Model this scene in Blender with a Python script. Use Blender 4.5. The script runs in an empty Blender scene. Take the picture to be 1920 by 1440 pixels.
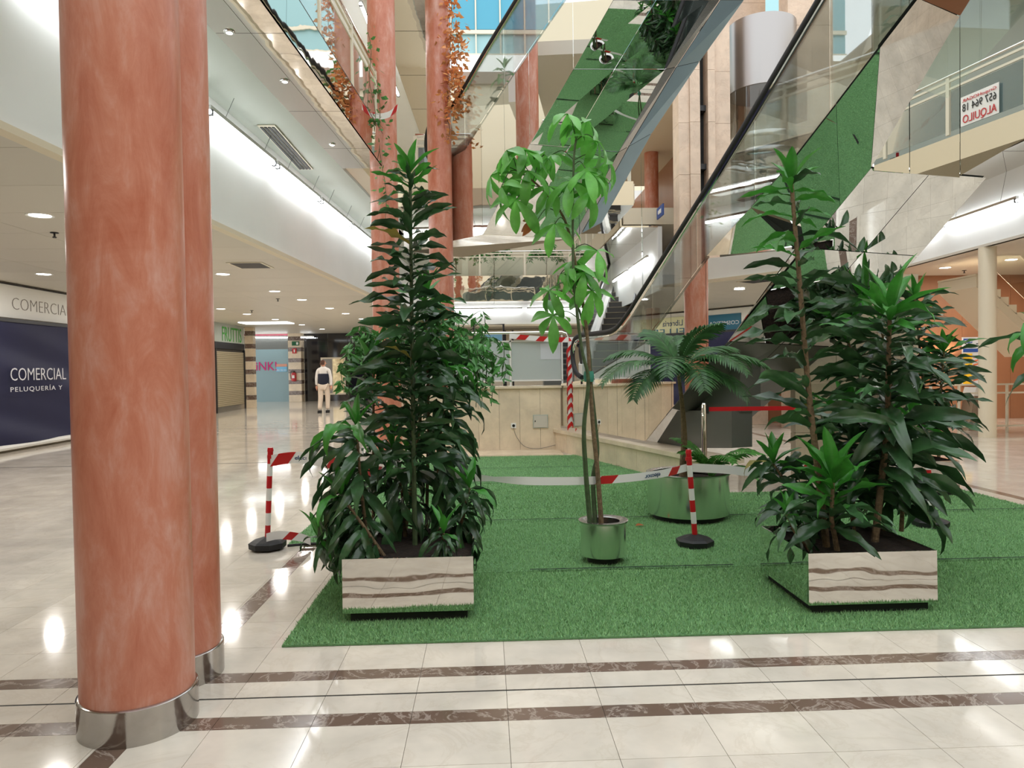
import bpy, math, random
import numpy as np
from mathutils import Vector, Matrix

random.seed(11)
np.random.seed(11)
R = math.radians
sc = bpy.context.scene
COL = sc.collection

# ------------------------------------------------------------------ camera
FPX = 1350.0
CAM_H, YAW, PITCH, ROLL = 1.5, R(2.07), R(-1.28), 0.0147
_f = Vector((math.sin(YAW) * math.cos(PITCH), math.cos(YAW) * math.cos(PITCH), math.sin(PITCH)))
_r0 = Vector((math.cos(YAW), -math.sin(YAW), 0))
_u0 = _r0.cross(_f)
_r = _r0 * math.cos(ROLL) - _u0 * math.sin(ROLL)
_u = _u0 * math.cos(ROLL) + _r0 * math.sin(ROLL)
CAM = Vector((0, 0, CAM_H))
cd = bpy.data.cameras.new('camera')
cd.sensor_width = 36
cd.lens = FPX / 1920 * 36
cd.clip_start = 0.05
cd.clip_end = 200
cam = bpy.data.objects.new('camera', cd)
COL.objects.link(cam)
cam.matrix_world = Matrix(((_r.x, _u.x, -_f.x, 0), (_r.y, _u.y, -_f.y, 0), (_r.z, _u.z, -_f.z, CAM_H), (0, 0, 0, 1)))
sc.camera = cam

# ------------------------------------------------------------------ world and exposure
wd = bpy.data.worlds.new('overcast_sky')
sc.world = wd
wd.use_nodes = True
wd.node_tree.nodes['Background'].inputs[0].default_value = (0.93, 0.97, 1.0, 1)
wd.node_tree.nodes['Background'].inputs[1].default_value = 1.7
sc.view_settings.view_transform = 'Standard'
sc.view_settings.look = 'None'
sc.view_settings.gamma = 1
sc.view_settings.use_curve_mapping = False
sc.view_settings.exposure = 0.35
LAMP = 1.0
sc.cycles.max_bounces = 9
sc.cycles.diffuse_bounces = 4
sc.cycles.glossy_bounces = 6
sc.cycles.transmission_bounces = 4
sc.cycles.transparent_max_bounces = 14
sc.cycles.adaptive_threshold = 0.02


# ------------------------------------------------------------------ measuring helpers (photo pixel -> point in the building)
def ray(px, py):
    return _f + _r * ((px - 960) / FPX) - _u * ((py - 720) / FPX)
def onz(px, py, z=0.0):
    d = ray(px, py); return CAM + d * ((z - CAM_H) / d.z)
def ony(px, py, y):
    d = ray(px, py); return CAM + d * (y / d.y)
def onx(px, py, x):
    d = ray(px, py); return CAM + d * (x / d.x)
def onpl(px, py, p, n):
    d = ray(px, py); return CAM + d * ((p - CAM).dot(n) / d.dot(n))
def V(*a): return Vector(a)
def lerp(a, b, t): return a + (b - a) * t
def srgb(r, g, b):
    def c(x):
        x /= 255.0
        return x / 12.92 if x <= 0.04045 else ((x + 0.055) / 1.055) ** 2.4
    return (c(r), c(g), c(b))


# ------------------------------------------------------------------ materials
MATS = {}
def mat(name, col, rough=0.5, metal=0.0, var=0.0, vscale=3.0, stretch=(1, 1, 1), bump=0.0, bscale=20.0, spec=0.5,
        emit=0.0, col2=None, objvar=0.0, islvar=0.0, trans=0.0, coat=0.0, detail=4.0, bstretch=(1, 1, 1), ecol=None):
    m = bpy.data.materials.new(name)
    m.use_nodes = True
    nt = m.node_tree
    N, L = nt.nodes, nt.links
    b = N['Principled BSDF']
    b.inputs['Base Color'].default_value = (*col, 1)
    b.inputs['Roughness'].default_value = rough
    b.inputs['Metallic'].default_value = metal
    b.inputs['Specular IOR Level'].default_value = spec
    b.inputs['Coat Weight'].default_value = coat
    if emit:
        b.inputs['Emission Color'].default_value = (*(ecol or col), 1)
        b.inputs['Emission Strength'].default_value = emit
    cur = None
    if var or bump:
        geo = N.new('ShaderNodeNewGeometry')
    if var:
        mp = N.new('ShaderNodeMapping'); mp.inputs['Scale'].default_value = stretch
        L.new(geo.outputs['Position'], mp.inputs['Vector'])
        nz = N.new('ShaderNodeTexNoise'); nz.inputs['Scale'].default_value = vscale
        nz.inputs['Detail'].default_value = detail; nz.inputs['Roughness'].default_value = 0.6
        L.new(mp.outputs[0], nz.inputs['Vector'])
        rp = N.new('ShaderNodeValToRGB')
        rp.color_ramp.elements[0].position = 0.32; rp.color_ramp.elements[1].position = 0.68
        a = tuple(max(0, c * (1 - var)) for c in col)
        c2 = col2 or tuple(min(1, c * (1 + var)) for c in col)
        rp.color_ramp.elements[0].color = (*a, 1); rp.color_ramp.elements[1].color = (*c2, 1)
        L.new(nz.outputs['Fac'], rp.inputs[0])
        cur = rp.outputs[0]
    if objvar or islvar:
        hs = N.new('ShaderNodeHueSaturation')
        if cur is not None: L.new(cur, hs.inputs['Color'])
        else: hs.inputs['Color'].default_value = (*col, 1)
        mr = N.new('ShaderNodeMapRange')
        k = objvar or islvar
        mr.inputs['To Min'].default_value = 1 - k; mr.inputs['To Max'].default_value = 1 + k
        if objvar:
            oi = N.new('ShaderNodeObjectInfo'); L.new(oi.outputs['Random'], mr.inputs['Value'])
        else:
            g2 = N.new('ShaderNodeNewGeometry'); L.new(g2.outputs['Random Per Island'], mr.inputs['Value'])
        L.new(mr.outputs[0], hs.inputs['Value'])
        cur = hs.outputs[0]
    if cur is not None: L.new(cur, b.inputs['Base Color'])
    if bump:
        mp2 = N.new('ShaderNodeMapping'); mp2.inputs['Scale'].default_value = bstretch
        L.new(geo.outputs['Position'], mp2.inputs['Vector'])
        nb = N.new('ShaderNodeTexNoise'); nb.inputs['Scale'].default_value = bscale; nb.inputs['Detail'].default_value = 3
        L.new(mp2.outputs[0], nb.inputs['Vector'])
        bp = N.new('ShaderNodeBump'); bp.inputs['Strength'].default_value = bump; bp.inputs['Distance'].default_value = 0.02
        L.new(nb.outputs['Fac'], bp.inputs['Height']); L.new(bp.outputs[0], b.inputs['Normal'])
    if trans:
        out = N['Material Output']
        tr = N.new('ShaderNodeBsdfTranslucent')
        if cur is not None: L.new(cur, tr.inputs['Color'])
        else: tr.inputs['Color'].default_value = (*col, 1)
        mx = N.new('ShaderNodeMixShader'); mx.inputs[0].default_value = trans
        L.new(b.outputs[0], mx.inputs[1]); L.new(tr.outputs[0], mx.inputs[2]); L.new(mx.outputs[0], out.inputs['Surface'])
    MATS[name] = m
    return m


def glass(name, tint=(0.93, 0.97, 0.96), refl=0.06, rough=0.01, veil=0.0, veilcol=(0.5, 0.6, 0.6)):
    m = bpy.data.materials.new(name); m.use_nodes = True
    nt = m.node_tree; N, L = nt.nodes, nt.links
    N.remove(N['Principled BSDF'])
    out = N['Material Output']
    tr = N.new('ShaderNodeBsdfTransparent'); tr.inputs[0].default_value = (*tint, 1)
    gl = N.new('ShaderNodeBsdfGlossy'); gl.inputs['Roughness'].default_value = rough
    lw = N.new('ShaderNodeLayerWeight'); lw.inputs['Blend'].default_value = 0.25
    mr = N.new('ShaderNodeMapRange'); mr.inputs['To Min'].default_value = refl; mr.inputs['To Max'].default_value = 0.75
    L.new(lw.outputs['Fresnel'], mr.inputs['Value'])
    base = tr.outputs[0]
    if veil:
        df = N.new('ShaderNodeBsdfDiffuse'); df.inputs[0].default_value = (*veilcol, 1)
        m2 = N.new('ShaderNodeMixShader'); m2.inputs[0].default_value = veil
        L.new(tr.outputs[0], m2.inputs[1]); L.new(df.outputs[0], m2.inputs[2]); base = m2.outputs[0]
    mx = N.new('ShaderNodeMixShader')
    L.new(mr.outputs[0], mx.inputs[0]); L.new(base, mx.inputs[1]); L.new(gl.outputs[0], mx.inputs[2])
    L.new(mx.outputs[0], out.inputs['Surface'])
    return m


def marble(name, base, vein, rough, scale=5.0, amount=0.5, objvar=0.0, islvar=0.0):
    m = mat(name, base, rough, var=0.12, vscale=2.5, objvar=objvar, islvar=islvar, spec=0.6)
    nt = m.node_tree; N, L = nt.nodes, nt.links
    b = N['Principled BSDF']
    src = b.inputs['Base Color'].links[0].from_socket
    geo = N.new('ShaderNodeNewGeometry')
    nz = N.new('ShaderNodeTexNoise'); nz.inputs['Scale'].default_value = scale; nz.inputs['Detail'].default_value = 8
    nz.inputs['Roughness'].default_value = 0.65; nz.inputs['Distortion'].default_value = 1.2
    L.new(geo.outputs['Position'], nz.inputs['Vector'])
    rp = N.new('ShaderNodeValToRGB')
    e = rp.color_ramp.elements
    e[0].position = 0.47; e[0].color = (0, 0, 0, 1); e[1].position = 0.5; e[1].color = (1, 1, 1, 1)
    n3 = e.new(0.53); n3.color = (0, 0, 0, 1)
    L.new(nz.outputs['Fac'], rp.inputs[0])
    mu = N.new('ShaderNodeMath'); mu.operation = 'MULTIPLY'; mu.inputs[1].default_value = amount
    L.new(rp.outputs[0], mu.inputs[0])
    mx = N.new('ShaderNodeMixRGB'); mx.inputs[2].default_value = (*vein, 1)
    L.new(mu.outputs[0], mx.inputs[0]); L.new(src, mx.inputs[1]); L.new(mx.outputs[0], b.inputs['Base Color'])
    return m


M = {}
M['tile'] = marble('cream_marble_tile', srgb(219, 210, 196), srgb(180, 162, 136), 0.075, 2.2, 0.16, objvar=0.05)
M['tile_far'] = marble('cream_marble_tiles', srgb(219, 210, 196), srgb(180, 162, 136), 0.075, 2.2, 0.16, islvar=0.05)
M['emperador'] = marble('brown_marble', srgb(114, 94, 82), srgb(205, 192, 180), 0.13, 4.5, 0.5, objvar=0.1)
M['grout'] = mat('dark_grout', srgb(120, 108, 92), 0.8)
M['black'] = mat('black_rubber', srgb(24, 24, 26), 0.55)
M['joint'] = mat('black_joint', srgb(28, 26, 24), 0.7)
M['wallmarble'] = marble('cream_wall_marble', srgb(226, 208, 182), srgb(190, 165, 135), 0.25, 2.0, 0.12, objvar=0.04)
M['liftmarble'] = marble('beige_lift_marble', srgb(214, 190, 168), srgb(170, 130, 100), 0.3, 1.6, 0.2, objvar=0.05)
def stucco(name):
    m = mat(name, srgb(200, 118, 88), 0.3, bump=0.05, bscale=9, spec=0.45)
    N, L = m.node_tree.nodes, m.node_tree.links
    geo = N.new('ShaderNodeNewGeometry')
    outs = []
    for sc_, st_, det in ((2.2, (1, 1, .6), 5), (8.0, (1, 1, .3), 12)):
        mp = N.new('ShaderNodeMapping'); mp.inputs['Scale'].default_value = st_; L.new(geo.outputs['Position'], mp.inputs['Vector'])
        nz = N.new('ShaderNodeTexNoise'); nz.inputs['Scale'].default_value = sc_; nz.inputs['Detail'].default_value = det; nz.inputs['Roughness'].default_value = .72; nz.inputs['Distortion'].default_value = .5
        L.new(mp.outputs[0], nz.inputs['Vector']); outs.append(nz.outputs['Fac'])
    mx = N.new('ShaderNodeMath'); mx.operation = 'MULTIPLY_ADD'; mx.inputs[1].default_value = .4
    h = N.new('ShaderNodeMath'); h.operation = 'MULTIPLY'; h.inputs[1].default_value = .6
    L.new(outs[1], h.inputs[0]); L.new(outs[0], mx.inputs[0]); L.new(h.outputs[0], mx.inputs[2])
    rp = N.new('ShaderNodeValToRGB'); e = rp.color_ramp.elements
    e[0].position = .36; e[0].color = (*srgb(182, 102, 76), 1); e[1].position = .66; e[1].color = (*srgb(214, 168, 154), 1)
    k = e.new(.5); k.color = (*srgb(199, 129, 105), 1)
    L.new(mx.outputs[0], rp.inputs[0]); L.new(rp.outputs[0], N['Principled BSDF'].inputs['Base Color'])
    return m
M['stucco'] = stucco('terracotta_stucco')
M['ring'] = mat('base_ring_steel', (0.44, 0.42, 0.40), 0.14, 1.0, bump=0.02, bscale=40)
M['steel'] = mat('brushed_steel', (0.52, 0.51, 0.49), 0.25, 1.0, bump=0.03, bscale=60)
M['chrome'] = mat('polished_steel', (0.78, 0.77, 0.74), 0.035, 1.0, bump=0.10, bscale=2.2)
M['chrome_planter'] = mat('planter_steel', (0.80, 0.78, 0.74), 0.03, 1.0, bump=0.45, bscale=1.2, bstretch=(1, 1, 1.2))
M['pot'] = mat('pot_steel', (0.82, 0.82, 0.80), 0.16, 1.0, bump=0.05, bscale=3)
M['mirror'] = mat('mirror_panel', (0.80, 0.81, 0.79), 0.008, 1.0)
M['mirror_wavy'] = mat('mirror_sheet', (0.74, 0.71, 0.66), 0.02, 1.0, bump=0.25, bscale=0.9)
M['bluereflect'] = mat('blue_reflection_metal', srgb(150, 172, 184), 0.28, 0.6, var=0.06, vscale=1.5)  # blue-grey colour stands in for a bluish reflection in the panel
M['backing'] = mat('mirror_backing', srgb(46, 52, 48), 0.8)
M['white'] = mat('white_paint', srgb(226, 226, 222), 0.5)
M['fascia'] = mat('white_plaster', srgb(240, 242, 241), 0.55, var=0.02, vscale=1)
M['ceiling'] = mat('ceiling_panel', srgb(206, 200, 188), 0.42, objvar=0.02)
M['creampaint'] = mat('cream_paint', srgb(226, 214, 190), 0.5)
M['greyceil'] = mat('grey_green_plaster', srgb(176, 182, 172), 0.6)
M['rail'] = mat('cream_rail', srgb(222, 214, 194), 0.35)
M['dark'] = mat('dark_metal', srgb(58, 58, 60), 0.4, 0.6)
M['darkbox'] = mat('dark_cladding', srgb(104, 106, 102), 0.35, 0.4)
M['red'] = mat('red_plastic', srgb(196, 22, 32), 0.35)
M['whitep'] = mat('white_plastic', srgb(238, 236, 232), 0.35)
M['tape'] = mat('white_tape', srgb(240, 238, 236), 0.3, trans=0.25)
M['tapered'] = mat('red_tape', srgb(206, 40, 40), 0.3, trans=0.2)
M['ink'] = mat('blue_ink', srgb(40, 70, 110), 0.6)
M['blackink'] = mat('black_ink', srgb(20, 20, 22), 0.6)
M['soil'] = mat('dark_soil', srgb(42, 30, 22), 0.95, var=0.5, vscale=30, bump=1.0, bscale=45)
M['navy'] = mat('navy_canvas', srgb(30, 32, 64), 0.62, spec=0.3)
M['letter'] = mat('grey_letter', srgb(120, 112, 104), 0.5)
M['whiteletter'] = mat('white_letter', srgb(214, 214, 220), 0.5)
M['lamp'] = mat('lamp_diffuser', (1, 1, 1), 0.5, emit=9.0, ecol=(1, 0.96, 0.9))
M['tube'] = mat('fluorescent_tube', (1, 1, 1), 0.5, emit=13.0, ecol=(0.95, 0.98, 1.0))
M['glass'] = glass('clear_glass')
M['frost'] = glass('frosted_glass', (0.78, 0.83, 0.82), 0.05, 0.1, 0.72, srgb(206, 214, 212))
M['bluglass'] = glass('smoked_glass', (0.55, 0.64, 0.66), 0.08, 0.02, 0.35, srgb(120, 140, 142))
M['carpet'] = mat('artificial_grass_mat', srgb(104, 150, 98), 0.9, var=0.2, vscale=60, bump=0.6, bscale=150)
M['pile'] = mat('artificial_grass_blade', srgb(142, 184, 128), 0.7, islvar=0.34, spec=0.15)
M['bark'] = mat('cane_bark', srgb(118, 98, 72), 0.8, var=0.3, vscale=40, bump=0.5, bscale=60)
M['greenstem'] = mat('green_stem', srgb(70, 88, 56), 0.6, var=.25, vscale=25)
M['leaf'] = mat('dracaena_leaf', srgb(54, 88, 52), 0.28, var=0.3, vscale=9, objvar=0.35, trans=0.10, spec=0.6)
M['leaf_new'] = mat('fresh_leaf', srgb(66, 140, 50), 0.36, var=0.25, vscale=9, objvar=0.2, trans=0.25)
M['leaf_tip'] = mat('yellow_leaf', srgb(150, 140, 66), 0.5, objvar=0.2, trans=0.2)
M['pachira'] = mat('pachira_leaf', srgb(110, 184, 82), 0.32, var=0.25, vscale=7, objvar=0.25, trans=0.35)
M['rust'] = mat('withered_leaf', srgb(178, 104, 56), 0.6, trans=0.2)
M['palm'] = mat('palm_leaf', srgb(60, 102, 54), 0.45, var=0.25, vscale=6, islvar=0.3, trans=0.15)
M['ficus'] = mat('ficus_leaf', srgb(86, 146, 76), 0.4, islvar=0.4, trans=0.2)
M['autumn'] = mat('autumn_leaf', srgb(232, 178, 110), 0.6, islvar=0.35, trans=0.3, var=0.25, vscale=9, col2=srgb(236, 156, 104))
M['wood'] = mat('brown_wood_panel', srgb(160, 112, 82), 0.4, var=0.06, vscale=2, stretch=(1, 1, 0.15), objvar=0.03)
M['pinkglass'] = mat('teal_window_film', srgb(128, 156, 162), 0.15)
M['pink'] = mat('magenta_letter', srgb(206, 30, 120), 0.5)
M['darkglass'] = mat('black_shop_glass', srgb(20, 20, 26), 0.06, spec=0.8)
M['greenletter'] = mat('green_letter', srgb(70, 168, 60), 0.5)
M['teal'] = mat('teal_sign', srgb(24, 96, 124), 0.4)
M['sky_glass'] = mat('blue_window_glass', srgb(66, 140, 164), 0.12, emit=0.25, ecol=srgb(70, 150, 175))
M['pale_glass'] = mat('pale_window_glass', srgb(150, 190, 196), 0.12)
M['shutter'] = mat('shutter_slat', srgb(186, 172, 142), 0.45, 0.3)
M['shutter_dark'] = mat('shutter_gap', srgb(60, 54, 46), 0.7)
M['yellow'] = mat('yellow_panel', srgb(232, 186, 40), 0.5)
M['blue'] = mat('blue_panel', srgb(40, 76, 150), 0.5)
M['palegrey'] = mat('pale_grey_panel', srgb(196, 200, 204), 0.5)
M['orange'] = mat('orange_stripe', srgb(206, 110, 70), 0.5)
M['signgreen'] = mat('exit_green', srgb(20, 100, 60), 0.5)
M['redled'] = mat('red_display', srgb(230, 40, 20), 0.5, emit=1.5)
M['skin'] = mat('skin', srgb(206, 150, 124), 0.55)
M['hair'] = mat('brown_hair', srgb(78, 48, 34), 0.6)
M['whitecloth'] = mat('white_cloth', srgb(228, 224, 220), 0.8)
M['navycloth'] = mat('navy_cloth', srgb(26, 30, 48), 0.8)
M['beigecloth'] = mat('beige_cloth', srgb(216, 200, 184), 0.8)
M['extinguisher'] = mat('extinguisher_red', srgb(190, 60, 66), 0.35)


# ------------------------------------------------------------------ geometry helpers
ORG = {}
def org(o): return ORG.get(o.name, Vector((0, 0, 0))) if o is not None else Vector((0, 0, 0))

class MB:
    def __init__(s): s.v, s.f = [], []
    def add(s, vs, fs):
        k = len(s.v)
        s.v += [tuple(v) for v in vs]
        s.f += [tuple(i + k for i in f) for f in fs]
        return s
    def box(s, x0, y0, z0, x1, y1, z1):
        return s.add([(x0, y0, z0), (x1, y0, z0), (x1, y1, z0), (x0, y1, z0), (x0, y0, z1), (x1, y0, z1), (x1, y1, z1), (x0, y1, z1)],
                     [(3, 2, 1, 0), (4, 5, 6, 7), (0, 1, 5, 4), (1, 2, 6, 5), (2, 3, 7, 6), (3, 0, 4, 7)])
    def slab(s, pts, th):
        """polygon pts extruded by the vector th"""
        pts = [Vector(p) for p in pts]; n = len(pts); th = Vector(th)
        fs = [tuple(range(n)), tuple(range(2 * n - 1, n - 1, -1))]
        fs += [(i, n + i, n + (i + 1) % n, (i + 1) % n) for i in range(n)]
        return s.add(pts + [p + th for p in pts], fs)
    def bar(s, a, b, w, h, up=(0, 0, 1)):
        a, b = Vector(a), Vector(b); d = (b - a).normalized(); up = Vector(up)
        x = d.cross(up)
        if x.length < 1e-4: x = Vector((1, 0, 0))
        x.normalize(); y = x.cross(d).normalized()
        q = [x * w / 2 + y * h / 2, -x * w / 2 + y * h / 2, -x * w / 2 - y * h / 2, x * w / 2 - y * h / 2]
        return s.add([a + p for p in q] + [b + p for p in q], [(0, 1, 2, 3), (7, 6, 5, 4), (0, 4, 5, 1), (1, 5, 6, 2), (2, 6, 7, 3), (3, 7, 4, 0)])
    def tube(s, pts, r, n=8, cap=True):
        pts = [Vector(p) for p in pts]
        rr = r if isinstance(r, (list, tuple)) else [r] * len(pts)
        vs, fs = [], []
        px = None
        for i, p in enumerate(pts):
            d = (pts[min(i + 1, len(pts) - 1)] - pts[max(i - 1, 0)]).normalized()
            if px is None:
                px = d.cross(Vector((0, 0, 1)))
                if px.length < 1e-3: px = Vector((1, 0, 0))
            px = (px - d * px.dot(d)).normalized(); py = d.cross(px)
            for k in range(n):
                a = 2 * math.pi * k / n
                vs.append(p + px * math.cos(a) * rr[i] + py * math.sin(a) * rr[i])
        for i in range(len(pts) - 1):
            for k in range(n):
                fs.append((i * n + k, i * n + (k + 1) % n, (i + 1) * n + (k + 1) % n, (i + 1) * n + k))
        if cap:
            fs.append(tuple(range(n - 1, -1, -1))); fs.append(tuple((len(pts) - 1) * n + k for k in range(n)))
        return s.add(vs, fs)
    def lathe(s, prof, n=24, c=(0, 0, 0), a0=0.0, cap=True):
        vs, fs = [], []
        for r, z in prof:
            for k in range(n):
                a = a0 + 2 * math.pi * k / n
                vs.append((c[0] + r * math.cos(a), c[1] + r * math.sin(a), c[2] + z))
        for i in range(len(prof) - 1):
            for k in range(n):
                fs.append((i * n + k, i * n + (k + 1) % n, (i + 1) * n + (k + 1) % n, (i + 1) * n + k))
        if cap:
            fs.append(tuple(range(n - 1, -1, -1))); fs.append(tuple((len(prof) - 1) * n + k for k in range(n)))
        return s.add(vs, fs)
    def ribbon(s, A, B):
        n = len(A)
        return s.add(list(A) + list(B), [(i, i + 1, n + i + 1, n + i) for i in range(n - 1)])
    def build(s, name, m, parent=None, smooth=False, kind=None, label=None):
        me = bpy.data.meshes.new(name)
        o0 = org(parent)
        me.from_pydata([tuple(Vector(v) - o0) for v in s.v], [], s.f)
        me.materials.append(M[m] if isinstance(m, str) else m)
        if smooth:
            me.polygons.foreach_set('use_smooth', [True] * len(me.polygons))
            try: me.set_sharp_from_angle(angle=R(40))
            except Exception: pass
        me.update()
        o = bpy.data.objects.new(name, me); COL.objects.link(o)
        if parent is not None:
            o.parent = parent; ORG[o.name] = o0
        if kind: o['kind'] = kind
        if label: o['label'] = label
        return o

def place(name, me, mtx, parent=None, m=None):
    """an object that shares mesh data; mtx is in building coordinates"""
    o = bpy.data.objects.new(name, me); COL.objects.link(o)
    if parent is not None:
        o.parent = parent; mtx = Matrix.Translation(-org(parent)) @ mtx; ORG[o.name] = org(parent)
    o.matrix_local = mtx
    if m is not None:
        o.material_slots[0].link = 'OBJECT'; o.material_slots[0].material = M[m]
    return o

def tag(o, label=None, cat=None, group=None, kind=None):
    if label: o['label'] = label
    if cat: o['category'] = cat
    if group: o['group'] = group
    if kind: o['kind'] = kind
    return o

def thing(name, label, cat, loc=(0, 0, 0), group=None):
    o = bpy.data.objects.new(name, None); COL.objects.link(o)
    o.empty_display_size = 0.1
    o.location = loc; ORG[o.name] = Vector(loc)
    return tag(o, label, cat, group)

def struct(name, loc=(0, 0, 0)):
    o = bpy.data.objects.new(name, None); COL.objects.link(o)
    o.location = loc; ORG[o.name] = Vector(loc); o['kind'] = 'structure'
    return o

def area(name, loc, size, power, parent=None, rot=(0, 0, 0), color=(1, 0.96, 0.91), sy=None, shape=None):
    l = bpy.data.lights.new(name, 'AREA'); l.energy = power * LAMP; l.size = size; l.color = color; l.specular_factor = .3
    l.shape = shape or ('RECTANGLE' if sy else 'DISK')
    if sy: l.size_y = sy
    o = bpy.data.objects.new(name, l); COL.objects.link(o)
    o.location = Vector(loc) - org(parent); o.rotation_euler = rot
    if parent is not None: o.parent = parent
    return o

def text_mesh(body, size, extrude=0.003, mirror=False, align='LEFT', spacing=1.0, thin=0.0):
    c = bpy.data.curves.new('lettering', 'FONT'); c.body = body; c.size = size; c.extrude = extrude
    c.align_x = align; c.space_character = spacing; c.offset = thin; c.resolution_u = 3
    t = bpy.data.objects.new('lettering', c); COL.objects.link(t)
    dg = bpy.context.evaluated_depsgraph_get()
    me = bpy.data.meshes.new_from_object(t.evaluated_get(dg))
    bpy.data.objects.remove(t); bpy.data.curves.remove(c)
    me.materials.clear()
    if mirror:
        for v in me.vertices: v.co.x = -v.co.x
        me.flip_normals()
    return me

def lettering(body, size, pos, xdir, m, parent, up=(0, 0, 1), mirror=False, align='LEFT', width=None, spacing=1.0, thin=0.0, name='lettering', height=None):
    """flat letters at pos, reading along xdir; width stretches them to a measured length"""
    me = text_mesh(body, size, 0.002, mirror, align, spacing, thin)
    me.materials.append(M[m])
    xs = [v.co.x for v in me.vertices]; ys = [v.co.y for v in me.vertices]
    k = width / (max(xs) - min(xs)) if width else 1.0
    ky = height / (max(ys) - min(ys)) if height else 1.0
    x = Vector(xdir).normalized(); u = Vector(up).normalized(); z = x.cross(u).normalized(); u = z.cross(x)
    mt = Matrix(((x.x * k, u.x * ky, z.x, pos[0]), (x.y * k, u.y * ky, z.y, pos[1]), (x.z * k, u.z * ky, z.z, pos[2]), (0, 0, 0, 1)))
    return place(name, me, mt, parent)

def panels(name, a, b, c, d, nu, nv, m, parent, gap=0.006, th=0.015, back='backing'):
    """quad a-b-c-d (a->b is u, a->d is v) laid with nu x nv panels over a dark backing"""
    a, b, c, d = map(Vector, (a, b, c, d))
    n = (b - a).cross(d - a).normalized()
    mid = (a + b + c + d) / 4
    if n.dot(CAM - mid) < 0: n = -n
    P = lambda u, v: lerp(lerp(a, b, u), lerp(d, c, u), v)
    us = nu if isinstance(nu, (list, tuple)) else [i / nu for i in range(nu + 1)]
    vs = nv if isinstance(nv, (list, tuple)) else [i / nv for i in range(nv + 1)]
    lu = max((b - a).length, (c - d).length); lv = max((d - a).length, (c - b).length)
    gu, gv = gap / lu / 2, gap / lv / 2
    for i in range(len(us) - 1):
        for j in range(len(vs) - 1):
            q = [P(us[i] + gu, vs[j] + gv), P(us[i + 1] - gu, vs[j] + gv), P(us[i + 1] - gu, vs[j + 1] - gv), P(us[i] + gu, vs[j + 1] - gv)]
            MB().slab(q, -n * th).build(name, m, parent)
    if back:
        MB().slab([p - n * (th + 0.004) for p in (a, b, c, d)], -n * 0.01).build('backing', back, parent)

# ================================================================== FLOOR
floor = MB().box(-16, -9, -0.25, 16, 44, -0.005).build('floor', 'grout'); floor['kind'] = 'structure'
def unit_tile(name, m):
    me = bpy.data.meshes.new(name)
    b = 0.0025
    me.from_pydata([(-.5, -.5, 0), (.5, -.5, 0), (.5, .5, 0), (-.5, .5, 0), (-.5, -.5, -1), (.5, -.5, -1), (.5, .5, -1), (-.5, .5, -1)], [],
                   [(0, 1, 2, 3), (4, 5, 1, 0), (5, 6, 2, 1), (6, 7, 3, 2), (7, 4, 0, 3)])
    me.materials.append(M[m]); return me
T_CREAM, T_BROWN, T_BLACK = unit_tile('tile', 'tile'), unit_tile('marble_strip', 'emperador'), unit_tile('joint_strip', 'joint')
def inside_carpet(x0, y0, x1, y1):
    return x0 > -1.05 and x1 < 5.4 and y0 > 4.0 and y1 < 11.0 and not (x1 > 2.6 and y1 > 8.0)
ybands = [(.39 + .33 * k, .72 + .33 * k, 'c') for k in range(-28, 8)]
ybands += [(3.03, 3.14, 'b'), (3.14, 3.314, 'c'), (3.314, 3.326, 'k'), (3.326, 3.49, 'c'), (3.49, 3.60, 'b'), (3.60, 3.93, 'c')]
y = 3.93
while y < 43.5:
    ybands.append((y, y + .4, 'c')); y += .4
xb = [.49 + .417 * k for k in range(-38, 36)]
xbands = []
for a_, b_ in zip(xb[:-1], xb[1:]):
    cuts = [a_] + [c for c in (-1.58, -1.46, 5.74, 5.86) if a_ < c < b_] + [b_]
    for p, q in zip(cuts[:-1], cuts[1:]):
        k = 'b' if (-1.581 < p and q < -1.459) or (5.739 < p and q < 5.861) else 'c'
        xbands.append((p, q, k))
cand = []
for (y0, y1, ky) in ybands:
    for (x0, x1, kx) in xbands:
        if x0 < -15 or x1 > 15 or inside_carpet(x0, y0, x1, y1): continue
        kind = 'k' if ky == 'k' else ('b' if 'b' in (kx, ky) else 'c')
        c = Vector(((x0 + x1) / 2, (y0 + y1) / 2, 0)) - CAM
        dep = c.dot(_f); s = 0
        if dep > 0.5:
            px, py = 960 + FPX * c.dot(_r) / dep, 720 - FPX * c.dot(_u) / dep
            if -60 < px < 1980 and 600 < py < 1500: s = (x1 - x0) * (y1 - y0) / dep ** 3
        cand.append((s, x0, x1, y0, y1, kind))
cand.sort(key=lambda t: -t[0])
near_c = [c for c in cand if c[5] == 'c'][:285]
near_b = [c for c in cand if c[5] in 'bk' and c[0] > 0][:110]
keep = set(near_c + near_b)
G_ = 0.0022
for (s, x0, x1, y0, y1, kind) in near_c + near_b:
    me = {'c': T_CREAM, 'b': T_BROWN, 'k': T_BLACK}[kind]
    g = 0.0 if kind == 'k' else G_
    mt = Matrix.Translation(((x0 + x1) / 2, (y0 + y1) / 2, 0 if kind != 'k' else -0.0015)) @ Matrix.Diagonal((max(.004, x1 - x0 - g), y1 - y0 - g, .012, 1))
    place({'c': 'tile', 'b': 'marble_strip', 'k': 'joint_strip'}[kind], me, mt, floor)
rc, rb = MB(), MB()
for t in cand:
    if t in keep: continue
    s, x0, x1, y0, y1, kind = t
    (rc if kind == 'c' else rb).add([(x0 + .001, y0 + .001, 0), (x1 - .001, y0 + .001, 0), (x1 - .001, y1 - .001, 0), (x0 + .001, y1 - .001, 0)], [(0, 1, 2, 3)])
rc.build('tile_field', 'tile_far', floor, kind='stuff')
rb.build('marble_strip_field', 'emperador', floor, kind='stuff')
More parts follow.
